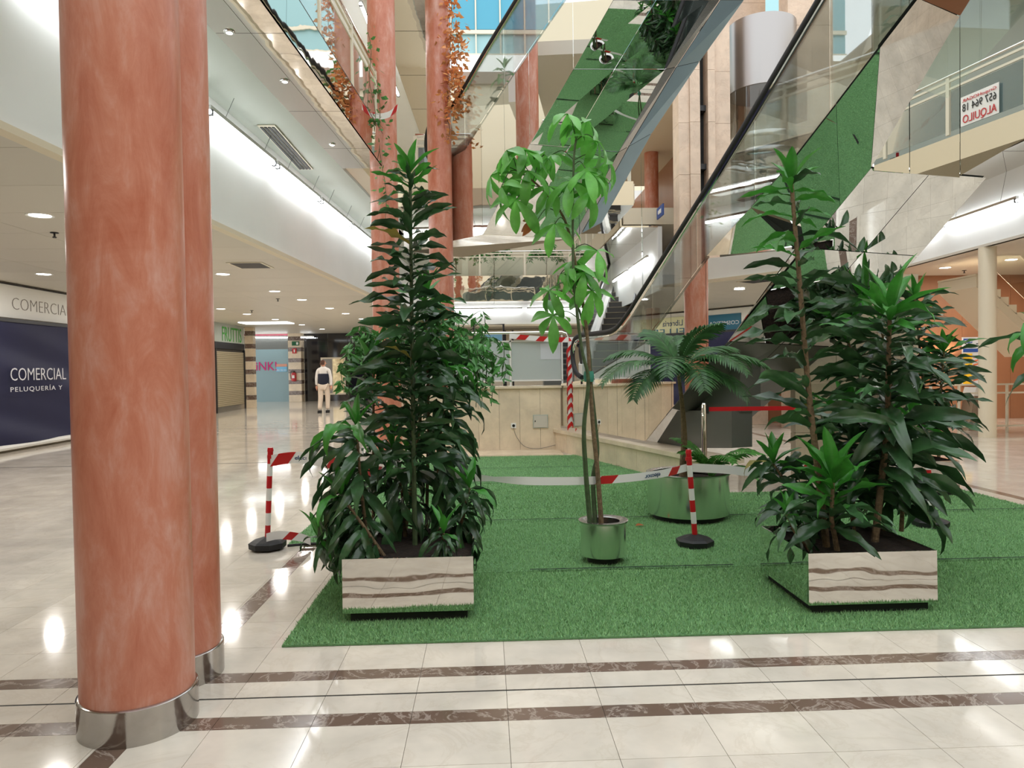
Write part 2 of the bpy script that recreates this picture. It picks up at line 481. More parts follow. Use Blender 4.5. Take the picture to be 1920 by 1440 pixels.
for yj in (11.95, 19.2):
    MB().box(-9.3, yj, -0.004, -1.6, yj + .03, 0.0012).build('joint_strip', 'joint', floor)

# ================================================================== CARPET
carpet = thing('grass_carpet', 'green artificial grass carpet laid in strips under the planters', 'carpet', (2, 6, 0))
def esc_x(y): return 1.35 + (13 - y) * 0.3057
strips = [[(-1.13, 3.92), (5.5, 3.9), (5.5, 5.2), (-1.13, 5.2)],
          [(-1.13, 5.215), (5.5, 5.215), (5.5, 6.94), (-1.13, 6.94)],
          [(-1.13, 6.96), (5.5, 6.96), (5.5, 8.25), (2.75, 8.25), (2.42, 9.28), (-1.13, 9.28)],
          [(-1.13, 9.30), (2.41, 9.30), (2.02, 10.58), (-1.13, 10.58)],
          [(-1.5, 10.60), (2.01, 10.60), (1.54, 12.1), (-1.5, 12.12)],
          [(-1.72, 6.22), (-1.14, 6.22), (-1.14, 10.58), (-1.72, 10.58)]]
bl_v, bl_n = [], 0
M['seam'] = mat('carpet_seam', srgb(26, 52, 28), .9)
for (xa, xe, ys_) in ((-1.1, 5.4, 6.95), (-1.1, 2.4, 9.29), (-1.4, 2.0, 10.59), (.3, 1.8, 5.21), (2.6, 5.4, 5.215)):
    MB().add([(lerp(xa, xe, i / 30), ys_ - .012 + .004 * math.sin(i * 2.3), .030) for i in range(31)] + [(lerp(xa, xe, i / 30), ys_ + .012 + .004 * math.sin(i * 1.7), .030) for i in range(31)], [(i, i + 1, 32 + i, 31 + i) for i in range(30)]).build('seam', 'seam', carpet)
for k, st in enumerate(strips):
    MB().slab([(x, y, 0.002) for x, y in st], (0, 0, 0.010 + 0.002 * (k % 2))).build('carpet_strip', 'carpet', carpet)
    xs = [p[0] for p in st]; ys = [p[1] for p in st]
    ar = (max(xs) - min(xs)) * (max(ys) - min(ys))
    dens = (17000, 12000, 6000, 3500, 2500, 6000)[k]
    n = int(ar * dens)
    X = np.random.uniform(min(xs), max(xs), n); Y = np.random.uniform(min(ys), max(ys), n)
    ok = np.ones(n, bool)
    for i in range(len(st)):
        (xa, ya), (xb_, yb_) = st[i], st[(i + 1) % len(st)]
        if k != 2: ok &= ((xb_ - xa) * (Y - ya) - (yb_ - ya) * (X - xa)) >= 0
    if k == 2: ok &= ~((Y > 8.25) & (X > 2.75 - (Y - 8.25) * .32))
    X, Y = X[ok], Y[ok]; n = len(X)
    a = np.random.uniform(0, 6.283, n); w = np.random.uniform(.0018, .0034, n) * (1 + .35 * (k > 1)); h = np.random.uniform(.010, .024, n)
    tx, ty = np.random.normal(0, .008, n), np.random.normal(0, .008, n)
    z0 = np.full(n, .011)
    v = np.stack([np.stack([X - np.cos(a) * w, Y - np.sin(a) * w, z0], 1), np.stack([X + np.cos(a) * w, Y + np.sin(a) * w, z0], 1), np.stack([X + tx, Y + ty, z0 + h], 1)], 1)
    bl_v.append(v.reshape(-1, 3))
bv = np.concatenate(bl_v).astype(np.float32) - np.array([2, 6, 0], np.float32)
nb = len(bv) // 3
me = bpy.data.meshes.new('pile')
me.vertices.add(len(bv)); me.vertices.foreach_set('co', bv.ravel())
me.loops.add(len(bv)); me.loops.foreach_set('vertex_index', np.arange(len(bv), dtype=np.int32))
me.polygons.add(nb); me.polygons.foreach_set('loop_start', np.arange(0, len(bv), 3, dtype=np.int32))
me.polygons.foreach_set('loop_total', np.full(nb, 3, np.int32))
me.update(); me.validate(); me.materials.append(M['pile'])
po = bpy.data.objects.new('pile', me); COL.objects.link(po); po.parent = carpet; po['kind'] = 'stuff'

# ================================================================== LEFT HALL: shop wall, ceiling
XW = -9.42
wall_l = MB().box(XW - .3, -9, 0, XW - .02, 24.5, 5).build('wall_left', 'creampaint'); wall_l['kind'] = 'structure'
CZ = 3.34
def GX(y, off): return -3.9 + off + .06 * y      # the gallery edge runs slightly askew to the floor grid
ceil = struct('ceiling', (-6, 10, CZ))
nrow = 0
yy = -6.0
while yy < 42:
    y1 = yy + 1.2
    xs = [-14, -11, -9.9, -7.6, -5.8]
    for i in range(len(xs)):
        x0 = xs[i] + .004
        xa = (xs[i + 1] - .004) if i + 1 < len(xs) else None
        A = [(x0, yy + .004), (xa if xa else GX(yy, -.01), yy + .004), (xa if xa else GX(y1, -.01), y1 - .004), (x0, y1 - .004)]
        if xs[i] < -10 and yy < 30: continue
        MB().slab([(p[0], p[1], CZ) for p in A], (0, 0, .03)).build('ceiling_panel', 'ceiling', ceil)
    yy = y1
MB().slab([(-14, -6, CZ + .035), (GX(-6, -.02), -6, CZ + .035), (GX(42, -.02), 42, CZ + .035), (-14, 42, CZ + .035)], (0, 0, .1)).build('ceiling_void', 'backing', ceil)

# white cove fascia under the first-floor gallery (z 3.34 .. 4.55) and its tube lights
fas = struct('wall_fascia', (-3.5, 10, CZ))
MB().slab([(GX(-4, 0), -4, CZ - .02), (GX(30, 0), 30, CZ - .02), (GX(30, 0), 30, 4.9), (GX(-4, 0), -4, 4.9)], (-.06, 0, 0)).build('fascia_board', 'fascia', fas)
MB().slab([(GX(-4, .05), -4, CZ - .03), (GX(30, .05), 30, CZ - .03), (GX(30, -.07), 30, CZ - .03), (GX(-4, -.07), -4, CZ - .03)], (0, 0, .06)).build('fascia_lip', 'creampaint', fas)
MB().slab([(GX(-4, 0), -4, 4.9), (GX(30, 0), 30, 4.9), (GX(30, .8), 30, 4.9), (GX(-4, .8), -4, 4.9)], (0, 0, .05)).build('soffit_board', 'greyceil', fas)

def tube_light(a, b, label, group, hang=None, power=None):
    a, b = Vector(a), Vector(b)
    t = thing('tube_light', label, 'light', tuple((a + b) / 2), group)
    MB().tube([a, b], .028, 8).build('tube', 'tube', t, smooth=True)
    d = (b - a).normalized()
    MB().bar(a + V(0, 0, .055), b + V(0, 0, .055), .05, .05).build('batten', 'steel', t)
    for p in (a + d * .03, b - d * .03): MB().bar(p - d * .02, p + d * .02, .06, .07).build('lamp_holder', 'dark', t)
    if hang:
        for q in (.2, .8):
            p = lerp(a, b, q); MB().tube([p + V(0, 0, .06), V(p.x + .12, p.y, hang)], .003, 4).build('hanging_wire', 'dark', t)
    return t
ys_t = [4.3, 5.75, 7.2, 8.65, 10.9, 13.2, 14.7, 16.2, 17.7]
seg = [(5.55, 6.95), (7.05, 8.6), (8.7, 10.9), (11.0, 13.2), (13.3, 15.5), (15.6, 18.6)]
for k, (ya, yb_) in enumerate(seg):
    tube_light((GX(ya, .16), ya, 4.58), (GX(yb_, .16), yb_, 4.58), 'white tube light above the white fascia, %s along the gallery from the terracotta columns' % ('first', 'second', 'third', 'fourth', 'fifth', 'sixth')[k], 'tubes along the gallery fascia', 4.9)

# ================================================================== FIRST-FLOOR GALLERY (mirror soffit, mirror edge, glass railing)
gal = struct('trim_gallery_edge', (-2.3, 8, 4.9))
ys = [3.0, 5.2, 7.4, 9.6, 11.2, 12.3]
for ya, yb_ in zip(ys[:-1], ys[1:]):
    MB().slab([(GX(ya, .80), ya + .004, 4.9), (GX(yb_, .80), yb_ - .004, 4.9), (GX(yb_, 1.15), yb_ - .004, 4.9), (GX(ya, 1.15), ya + .004, 4.9)], (0, 0, .02)).build('soffit_panel', 'mirror_wavy', gal)
    MB().slab([(GX(ya, 1.155), ya + .004, 4.9), (GX(yb_, 1.155), yb_ - .004, 4.9), (GX(yb_, 1.5), yb_ - .004, 4.9), (GX(ya, 1.5), ya + .004, 4.9)], (0, 0, .02)).build('soffit_panel', 'mirror_wavy', gal)
    MB().slab([(GX(ya, 1.5), ya + .004, 4.9), (GX(yb_, 1.5), yb_ - .004, 4.9), (GX(yb_, 1.52), yb_ - .004, 5.42), (GX(ya, 1.52), ya + .004, 5.42)], (-.02, 0, 0)).build('edge_panel', 'mirror_wavy', gal)
MB().slab([(GX(2, .0), 2, 4.96), (GX(30, 0), 30, 4.96), (GX(30, .8), 30, 4.96), (GX(12.3, .8), 12.3, 4.96), (GX(12.3, 1.46), 12.3, 4.96), (GX(2, 1.46), 2, 4.96)], (0, 0, .36)).build('slab', 'creampaint', gal)
MB().slab([(-9.4, 2, 4.96), (GX(2, .0), 2, 4.96), (GX(30, 0), 30, 4.96), (-9.4, 30, 4.96)], (0, 0, .36)).build('slab', 'creampaint', gal)
MB().bar((GX(3, 1.5), 3, 5.43), (GX(12.3, 1.5), 12.3, 5.43), .03, .03).build('edge_bead', 'black', gal)
for (px, py) in ((534, 152), (623, 271), (430, 60)):
    p = onz(px, py, 4.897)
    t = thing('recessed_spot', 'small chrome spotlight set in the mirror soffit, %s from the terracotta columns' % {534: 'second', 623: 'third', 430: 'nearest'}[px], 'light', tuple(p), 'soffit spotlights')
    MB().lathe([(.05, -.012), (.055, -.004), (.055, 0)], 16, p).build('ring', 'chrome', t, True)
    MB().lathe([(.03, -.014), (.034, -.010)], 12, p).build('bulb', 'lamp', t, True)
p = onz(540, 280, 4.89)
t = thing('air_grille', 'dark slotted air grille between the tube lights and the mirror soffit', 'vent', tuple(p))
MB().box(p.x - .12, p.y - 1.1, p.z - .01, p.x + .12, p.y + 1.1, p.z + .005).build('frame', 'rail', t)
for k in range(4):
    x = p.x - .08 + k * .053
    MB().box(x - .018, p.y - 1.05, p.z - .02, x + .018, p.y + 1.05, p.z - .008).build('slat', 'black', t)

def railing(name, pts, z0, label, group=None, h=1.0, step=1.5, gm='glass', post='rail', parent=None):
    """posts, two rails, a handrail and glass panes along a polyline"""
    t = thing(name, label, 'railing', (pts[0][0], pts[0][1], z0), group)
    for (a, b) in zip(pts[:-1], pts[1:]):
        a, b = V(a[0], a[1], 0), V(b[0], b[1], 0); Ln = (b - a).length; n = max(1, round(Ln / step)); d = (b - a) / n
        up = V(0, 0, 1)
        for i in range(n + 1):
            p = a + d * i
            MB().bar(p + up * z0, p + up * (z0 + h), .045, .07, up=d.normalized()).build('post', post, t)
        MB().tube([a + up * (z0 + h + .03), b + up * (z0 + h + .03)], .028, 10).build('handrail', 'chrome', t, True)
        for zz in (h - .06, h - .2): MB().bar(a + up * (z0 + zz), b + up * (z0 + zz), .03, .04).build('rail', post, t)
        for i in range(n):
            p, q = a + d * (i + .04), a + d * (i + .96)
            nn = d.cross(up).normalized() * .008
            MB().slab([p + up * (z0 + .06), q + up * (z0 + .06), q + up * (z0 + h - .24), p + up * (z0 + h - .24)], nn).build('pane', gm, t)
    return t
railing('gallery_railing', [(GX(4.0, 1.42), 4.0), (GX(12.1, 1.42), 12.1)], 5.44, 'cream railing with glass panes on the first-floor gallery above the terracotta columns', 'gallery railings')
wall_u = MB().box(-9.4, 2, 5.32, -9.2, 40, 12.5).build('wall_upper', 'creampaint'); wall_u['kind'] = 'structure'
MB().slab([(-9.4, 2, 8.3), (GX(2, .2), 2, 8.3), (GX(12.5, .2), 12.5, 8.3), (-9.4, 12.5, 8.3)], (0, 0, .3)).build('ceiling_upper', 'ceiling')['kind'] = 'structure'

# ================================================================== COLUMNS
def column(x, y, r, z1, label, group, steel=True, m='stucco', z0=0):
    t = thing('round_column' if m == 'stucco' else 'white_column', label, 'column', (x, y, z0), group)
    if steel:
        MB().lathe([(r + .012, 0), (r + .012, .145), (r + .004, .15)], 64, (x, y, z0)).build('base_ring', 'ring', t, True)
        z0b = z0 + .15
    else: z0b = z0
    MB().lathe([(r, 0), (r, z1 - z0b)], 64, (x, y, z0b)).build('shaft', m, t, True)
    return t
column(-1.515, 3.13, .224, 6.6, 'thick terracotta stucco column with steel base, in front of its twin', 'near terracotta columns')
column(-1.575, 3.61, .224, 6.6, 'terracotta stucco column with steel base, half hidden behind its twin', 'near terracotta columns')
cA = ony(721, 400, 12.4); cB = ony(826, 400, 13.6)
column(cA.x, 12.4, .232, 13, 'terracotta column rising behind the tall dracaena, beside the gallery railing', 'far terracotta columns')
column(cB.x, 13.6, .225, 13, 'terracotta column beside the foot of the upper escalator', 'far terracotta columns')
cC = ony(1222, 400, 23)
column(cC.x, 23, .22, 12, 'slim terracotta column far back beside the marble lift shaft', 'far terracotta columns')

# ================================================================== ESCALATORS
def frame(P, deg):
    th = R(deg)
    return Vector(P), V(math.sin(th), -math.cos(th), 0), V(math.cos(th), math.sin(th), 0)
def at(fr, s, z, W=0.0): return fr[0] + fr[1] * s + fr[2] * W + V(0, 0, z)
def onW(fr, px, py, W=0.0): return onpl(px, py, fr[0] + fr[2] * W, fr[2])
LOW = frame((1.35, 13.0, 0), 17)
_n = onz(803, 330, 5.3)
UPP = frame((_n.x, _n.y, 0), 40)

def smooth_path(pts, n=6):
    """Catmull-Rom through the points"""
    P = [pts[0]] + list(pts) + [pts[-1]]; out = []
    for i in range(1, len(P) - 2):
        for k in range(n):
            t = k / n
            a, b, c, d = P[i - 1], P[i], P[i + 1], P[i + 2]
            out.append(0.5 * ((2 * b) + (c - a) * t + (2 * a - 5 * b + 4 * c - d) * t * t + (3 * b - a - 3 * c + d) * t ** 3))
    out.append(pts[-1]); return out

def behind(q, d=.03):
    n = (q[1] - q[0]).cross(q[2] - q[0]).normalized()
    if n.dot(CAM - (q[0] + q[1] + q[2]) / 3) > 0: n = -n
    return [p + n * d for p in q]

# ---- lower escalator: rises from the raised platform towards the upper right
esc = thing('escalator', 'mirror-clad escalator with black handrail rising over the grass carpet', 'escalator', tuple(at(LOW, 0, 1.15)))
hr = [(1.0, 1.32), (.74, 1.42), (.62, 1.7), (.72, 1.96), (1.0, 2.03), (1.6, 2.03), (2.2, 2.06), (2.65, 2.27), (3.0, 2.5), (4.29, 3.37), (5.34, 4.10), (6.47, 4.93), (7.6, 5.75), (8.4, 6.25), (9.3, 6.4)]
MB().tube(smooth_path([at(LOW, s, z, -.03) for s, z in hr]), .042, 10).build('handrail', 'black', esc, True, label='black rubber handrail')
MB().tube(smooth_path([at(LOW, s + .012, z - .05, -.03) for s, z in hr]), .022, 8).build('handrail_track', 'chrome', esc, True)
MB().tube(smooth_path([at(LOW, s, z, 1.15) for s, z in hr]), .042, 10).build('handrail', 'black', esc, True, label='black rubber handrail')
gb = [(1.0, 1.3), (3.0, 1.82), (3.51, 2.13), (4.57, 2.80), (6.02, 3.52), (7.53, 4.46), (8.6, 5.1), (9.3, 5.3)]
def interp(L, s):
    for (a, za), (b, zb) in zip(L[:-1], L[1:]):
        if a <= s <= b: return za + (zb - za) * (s - a) / (b - a)
    return L[-1][1]
hr2 = hr[3:]
cuts = [.95, 2.3, 3.3, 4.4, 5.5, 6.6, 7.7, 9.2]
for W, nm in ((-.03, 'near'), (1.15, 'far')):
    for a, b in zip(cuts[:-1], cuts[1:]):
        a2, b2 = a + .006, b - .006
        ss = [a2] + [s for s, z in gb + hr2 if a2 < s < b2] + [b2]
        ss = sorted(ss)
        top = [at(LOW, s, interp(hr2, s) - .05, W) for s in ss]; bot = [at(LOW, s, interp(gb, s) - .01, W) for s in ss]
        MB().slab(bot + top[::-1], LOW[2] * .01).build('glass_panel', 'glass', esc)
# vertical mirrored foot of the side (s 0 .. 4.5) in panels, over the low marble wall
side_top = [(0.05, 1.2), (1.0, 1.28)] + gb[1:]
for a, b in ((.0, 1.0), (1.0, 2.2), (2.2, 3.04), (3.04, 3.75), (3.75, 4.55)):
    def lo(s): return .44 if s < 3.04 else .44 + (s - 3.04) * .70
    q = [at(LOW, a + .004, lo(a)), at(LOW, b - .004, lo(b)), at(LOW, b - .004, interp(side_top, max(b, .06))), at(LOW, a + .004, interp(side_top, max(a, .06)))]
    MB().slab(q, LOW[2] * .015).build('side_panel', 'mirror', esc, label='mirror side panel')
# vertical panel up to the crease, then the chamfered skirt set back by .65 at its lower edge
MB().slab([at(LOW, 4.554, .44 + 1.51 * .70), onW(LOW, 1365, 640), onW(LOW, 1490, 467), at(LOW, 4.554, interp(side_top, 4.55))], LOW[2] * .015).build('side_panel', 'mirror', esc, label='mirror side panel')
sk_t = [onW(LOW, *q) for q in ((1325, 480, -.03), (1408, 389, -.25), (1480, 310, -.4), (1568, 197, -.4), (1650, 90, -.4), (1722, -3, -.4), (1790, -100, -.4))]
sk_b = [onW(LOW, *q) for q in ((1365, 640, 0), (1490, 467, .05), (1510, 465, .25), (1575, 386, .25), (1633, 315, .25), (1800, 30, .25), (1880, -100, .25))]
for i in range(6):
    a, b, c, d = sk_t[i], sk_t[i + 1], sk_b[i + 1], sk_b[i]
    g = .004
    if i == 0: d = lerp(a, c, .02)
    if i == 1: a, b, c, d = sk_t[1], sk_t[2], sk_b[2], sk_b[1]
    q = [lerp(a, b, g), lerp(a, b, 1 - g), lerp(d, c, 1 - g), lerp(d, c, g)]
    if i == 0: q = [a, b, c]
    f_ = [(0, 1, 2)] if i == 0 else [(0, 1, 2), (0, 2, 3)]
    MB().add(q, f_).build('skirt_panel', 'mirror', esc, label='mirror skirt panel')
    MB().add(behind(q), f_).build('backing', 'backing', esc)
# underside: from the set-back edge to the far edge
ub = [onW(LOW, 1390, 800, 1.3), onW(LOW, 1560, 650, 1.5), onW(LOW, 1722, 480, 1.65), onW(LOW, 1850, 333, 1.65)]
ua = [onW(LOW, 1255, 765, .03), sk_b[0], sk_b[2], sk_b[4]]
for i in range(3):
    a, b, c, d = ua[i], ua[i + 1], ub[i + 1], ub[i]
    for t0, t1 in ((0, .5), (.5, 1)):
        q = [lerp(a, d, t0 + .003), lerp(b, c, t0 + .003), lerp(b, c, t1 - .003), lerp(a, d, t1 - .003)]
        q = [lerp(q[0], q[1], .004), lerp(q[0], q[1], .996), lerp(q[3], q[2], .996), lerp(q[3], q[2], .004)]
        MB().add(q, [(0, 1, 2), (0, 2, 3)]).build('underside_panel', 'mirror' if i else 'darkbox', esc, label='mirror underside panel' if i else None)
        MB().add(behind(q), [(0, 1, 2), (0, 2, 3)]).build('backing', 'backing', esc)
# upright mirror fascia where the escalator meets the first floor
fa, fb = sk_b[4], ub[3]
fdir = (fb - fa); fdir.z = 0; fdir.normalize()
def fpt(t, z): return V(fa.x, fa.y, 0) + fdir * t + V(0, 0, z)
ft = lambda px: (lambda p: (p - V(fa.x, fa.y, 0)).dot(fdir))(onpl(px, 200, V(fa.x, fa.y, 0), V(-fdir.y, fdir.x, 0)))
cutx = [.03, .45, ft(1800), ft(1800) + .9, ft(1800) + 1.8]
for a, b in zip(cutx[:-1], cutx[1:]):
    zb = fa.z - .02
    za, zb_ = (zb, zb) if a < ft(1800) - .01 else (fb.z + (a - ft(1800)) * .5, fb.z + (b - ft(1800)) * .5)
    MB().slab([fpt(a + .005, za), fpt(b - .005, zb_), fpt(b - .005, 5.5), fpt(a + .005, 5.5)], V(-fdir.y, fdir.x, 0) * .015).build('fascia_panel', 'mirror', esc, label='upright mirror fascia panel')
MB().slab([fpt(.05, 3.5), fpt(3.2, 4.3), fpt(3.2, 5.5), fpt(.05, 5.5)], V(-fdir.y, fdir.x, 0) * .01).build('backing', 'backing', esc)
for o in [x for x in esc.children if x.name.startswith('backing')][-1:]: o.location += V(-fdir.y, fdir.x, 0) * .03
# steps
z = 1.18; s = 2.4
prof = [(1.2, 1.18), (2.4, 1.18)]
while s < 5.6:
    z += .2; prof.append((s, z)); s += .29; prof.append((s, z))
MB().ribbon([at(LOW, s, z, .08) for s, z in prof], [at(LOW, s, z, 1.05) for s, z in prof]).build('step_band', 'steel', esc)

# low marble wall with a thick cap that carries the mirrored side
lw = struct('wall_low', tuple(at(LOW, 2, 0)))
for k in range(8):
    a, b = k * .62 - .1, k * .62 + .52
    MB().slab([at(LOW, a + .003, 0, -.12), at(LOW, b - .003, 0, -.12), at(LOW, b - .003, .33, -.12), at(LOW, a + .003, .33, -.12)], LOW[2] * .14).build('marble_panel', 'wallmarble', lw)
MB().slab([at(LOW, -.1, .33, -.16), at(LOW, 4.86, .33, -.16), at(LOW, 4.86, .33, .3), at(LOW, -.1, .33, .3)], (0, 0, .06)).build('wall_cap', 'wallmarble', lw)
# dark metal plinth boxes under the foot of the escalator
for (x0, y0, x1, y1, W) in ((1225, 770, 1372, 840, .32), (1275, 668, 1388, 772, .42)):
    a, b, c, d = onW(LOW, x0, y1, W), onW(LOW, x1, y1, W), onW(LOW, x1, y0, W), onW(LOW, x0 + (45 if y0 > 700 else 30), y0, W)
    if a.z < .02: a.z = .02
    if b.z < .02: b.z = .02
    MB().slab([a, b, c, d], LOW[2] * .3).build('plinth_panel', 'darkbox', esc)

# ---- upper escalator: starts at the first-floor landing, passes overhead to the right
up = thing('escalator', 'upper mirror-clad escalator starting beside the far terracotta columns', 'escalator', tuple(at(UPP, 0, 5.3)))
hu = [(.35, 5.45), (.06, 5.65), (.0, 5.95), (.12, 6.24), (.5, 6.33), (.85, 6.42), (1.2, 6.63), (1.72, 7.03), (2.71, 7.72), (4.2, 8.77), (5.6, 9.75)]
MB().tube(smooth_path([at(UPP, s, z, -.03) for s, z in hu]), .045, 10).build('handrail', 'black', up, True, label='black rubber handrail')
MB().tube(smooth_path([at(UPP, s + .015, z - .05, -.03) for s, z in hu]), .022, 8).build('handrail_track', 'chrome', up, True)
MB().tube(smooth_path([at(UPP, s, z, 1.0) for s, z in hu]), .045, 10).build('handrail', 'black', up, True, label='black rubber handrail')
gu = [(.2, 5.46), (1.14, 5.56), (2.49, 6.5), (3.75, 7.3), (5.6, 8.5)]
hu2 = hu[3:]
for W in (-.03, 1.0):
    for a, b in ((.15, 1.2), (1.2, 2.3), (2.3, 3.4), (3.4, 4.5), (4.5, 5.55)):
        ss = sorted([a + .006, b - .006] + [s for s, z in gu + hu2 if a + .006 < s < b - .006])
        MB().slab([at(UPP, s, interp(gu, max(s, .2)) - .01, W) for s in ss] + [at(UPP, s, interp(hu2, s) - .05, W) for s in ss][::-1], UPP[2] * .01).build('glass_panel', 'glass', up)
eu = [(-.9, 3.95), (1.64, 3.91), (2.9, 5.23), (3.91, 6.15), (4.73, 6.91), (6.2, 8.25)]
gu3 = [(-.9, 5.4), (.2, 5.46)] + gu[1:] + [(6.2, 8.9)]
for a, b in ((-.9, .5), (.5, 1.64), (1.64, 2.27), (2.27, 2.9), (2.9, 3.91), (3.91, 4.73), (4.73, 6.2)):
    MB().slab([at(UPP, a + .004, interp(eu, a)), at(UPP, b - .004, interp(eu, b)), at(UPP, b - .004, interp(gu3, b)), at(UPP, a + .004, interp(gu3, a))], UPP[2] * .012).build('side_panel', 'mirror' if a > 1.6 else 'mirror_wavy', up, label='mirror side panel')
WU = .95
ul = [onW(UPP, 905, 440), onW(UPP, 993, 270), onW(UPP, 1075, 130), onW(UPP, 1150, 0), onW(UPP, 1230, -140)]
ur = [onW(UPP, 1073, 447, WU), onW(UPP, 1160, 285, WU), onW(UPP, 1248, 130, WU), onW(UPP, 1330, 0, WU), onW(UPP, 1425, -140, WU)]
ux = [onW(UPP, 1128, 418, WU + .35), onW(UPP, 1222, 250, WU + .35), onW(UPP, 1312, 115, WU + .35), onW(UPP, 1395, 0, WU + .35), onW(UPP, 1495, -140, WU + .35)]
for i in range(4):
    a, b, c, d = ul[i], ul[i + 1], ur[i + 1], ur[i]
    for t0, t1 in ((0, .45), (.45, 1)):
        q = [lerp(a, d, t0 + .003), lerp(b, c, t0 + .003), lerp(b, c, t1 - .003), lerp(a, d, t1 - .003)]
        q = [lerp(q[0], q[1], .004), lerp(q[0], q[1], .996), lerp(q[3], q[2], .996), lerp(q[3], q[2], .004)]
        MB().add(q, [(0, 1, 2, 3)]).build('underside_panel', 'mirror', up, label='mirror underside panel')
        MB().add(behind(q), [(0, 1, 2, 3)]).build('backing', 'backing', up)
    a, b, c, d = ur[i], ur[i + 1], ux[i + 1], ux[i]
    for t0, t1, m_ in ((0, .3, 'steel'), (.33, 1, 'bluereflect')):
        q = [lerp(a, d, t0), lerp(b, c, t0), lerp(b, c, t1), lerp(a, d, t1)]
        q = [lerp(q[0], q[1], .004), lerp(q[0], q[1], .996), lerp(q[3], q[2], .996), lerp(q[3], q[2], .004)]
        MB().add(q, [(0, 1, 2, 3)]).build('edge_panel', m_, up, label='metal edge panel with a blue-grey reflection put into its colour' if m_ == 'bluereflect' else None)
        MB().add(behind(q), [(0, 1, 2, 3)]).build('backing', 'backing', up)
# flat bottom of the lower end
e0, e1 = at(UPP, -.9, 3.95), at(UPP, 1.64, 3.91)
MB().add([e0, e1, ur[0], at(UPP, -.9, 3.95, 1.5)], [(0, 1, 2, 3)]).build('underside_panel', 'mirror_wavy', up)

# ================================================================== LANDING BRIDGE between the far columns
br = struct('trim_landing', (0, 14.5, 5))
x0, x1 = GX(12.3, .8), 2.2
MB().box(-2.35, 15.2, 4.95, 3.2, 18.5, 5.35).build('landing_slab', 'creampaint', br)
for k in range(4):
    a, b = -2.3 + k * 1.37, -2.3 + (k + 1) * 1.37
    MB().box(a + .004, 15.18, 4.9, b - .004, 15.2, 5.4).build('edge_panel', 'mirror_wavy', br)
    MB().box(a + .004, 15.2, 4.9, b - .004, 18.4, 4.92).build('soffit_panel', 'mirror_wavy', br)
railing('landing_railing', [(-1.4, 15.25), (3.1, 15.25)], 5.38, 'cream railing with green-grey panes across the landing behind the upper escalator', 'gallery railings', gm='bluglass')

# ================================================================== MARBLE BACK WALL AND PLATFORM
bw = struct('wall_back', (0, 12.95, 0))
edges = [-1.62 + .37 * k for k in range(9)]
for a, b in zip(edges[:-1], edges[1:]):
    MB().box(a + .002, 12.95, 0, min(b, 1.34) - .002, 13.02, 1.13).build('marble_panel', 'wallmarble', bw)
MB().box(-1.64, 12.9, 1.13, 1.36, 13.3, 1.17).build('wall_cap', 'wallmarble', bw)
MB().box(-1.62, 13.02, 0, 4.6, 28.9, 1.12).build('platform', 'tile_far', bw)
MB().box(-1.60, 12.2, 0, 1.30, 12.95, .02).build('floor_kerb', 'wallmarble', bw)

p = ony(963, 798, 12.94)
t = thing('wall_socket', 'white socket on the cream marble wall with a thin cable hanging from it', 'socket', tuple(p))
MB().box(p.x - .045, 12.925, p.z - .045, p.x + .045, 12.95, p.z + .045).build('plate', 'whitep', t)
MB().tube([(p.x, 12.926, p.z), (p.x, 12.918, p.z)], .026, 16).build('insert', 'dark', t)
MB().tube(smooth_path([p + V(0, -.02, -.04), p + V(.05, -.02, -.2), p + V(.2, -.02, -.38), p + V(.45, -.02, -.42), p + V(.75, -.02, -.36)]), .005, 5).build('cable', 'letter', t)
p = ony(1015, 790, 12.94)
t = thing('access_hatch', 'small beige metal hatch set in the cream marble wall', 'hatch', tuple(p))
MB().box(p.x - .15, 12.93, p.z - .12, p.x + .12, 12.95, p.z + .12).build('frame', 'greyceil', t)
MB().box(p.x - .135, 12.922, p.z - .105, p.x + .105, 12.93, p.z + .105).build('door', 'ceiling', t)
MB().box(p.x - .12, 12.915, p.z - .01, p.x - .105, 12.922, p.z + .02).build('latch', 'dark', t)

# frosted glass barrier standing on the wall
fb_ = thing('glass_barrier', 'frosted glass barrier in a white frame on top of the marble wall', 'barrier', (0, 13.1, 1.17))
zt = ony(950, 640, 13.1).z; zb2 = ony(950, 714, 13.1).z
xa, xe = ony(800, 700, 13.1).x, ony(1054, 690, 13.1).x
zh = ony(960, 624, 13.1).z
MB().box(xa, 13.08, zt - .012, xe, 13.12, zt + .012).build('top_rail', 'white', fb_)
MB().box(xa, 13.08, zb2 - .012, xe, 13.12, zb2 + .012).build('bottom_rail', 'white', fb_)
for x in (xa, ony(957, 680, 13.1).x, xe):
    MB().box(x - .014, 13.08, 1.17 if x < xe - .1 else .62, x + .014, 13.12, zt + .1).build('post', 'white', fb_)
xm = ony(957, 680, 13.1).x
for a, b in ((xa + .02, xm - .02), (xm + .02, xe - .02)):
    MB().box(a, 13.095, zb2 + .015, b, 13.105, zt - .015).build('pane', 'frost', fb_)
MB().tube([(xa - .25, 13.1, zh - .12), (xa, 13.1, zh), (xe, 13.1, zh), (xe + .08, 13.1, zh - .03), (xe + .1, 13.1, zh - .12)], .028, 10).build('handrail', 'chrome', fb_, True)
MB().box(xm + .55, 13.09, (zt + zb2) / 2 + .02, xm + .92, 13.094, zt - .05).build('paper_notice', 'palegrey', fb_)
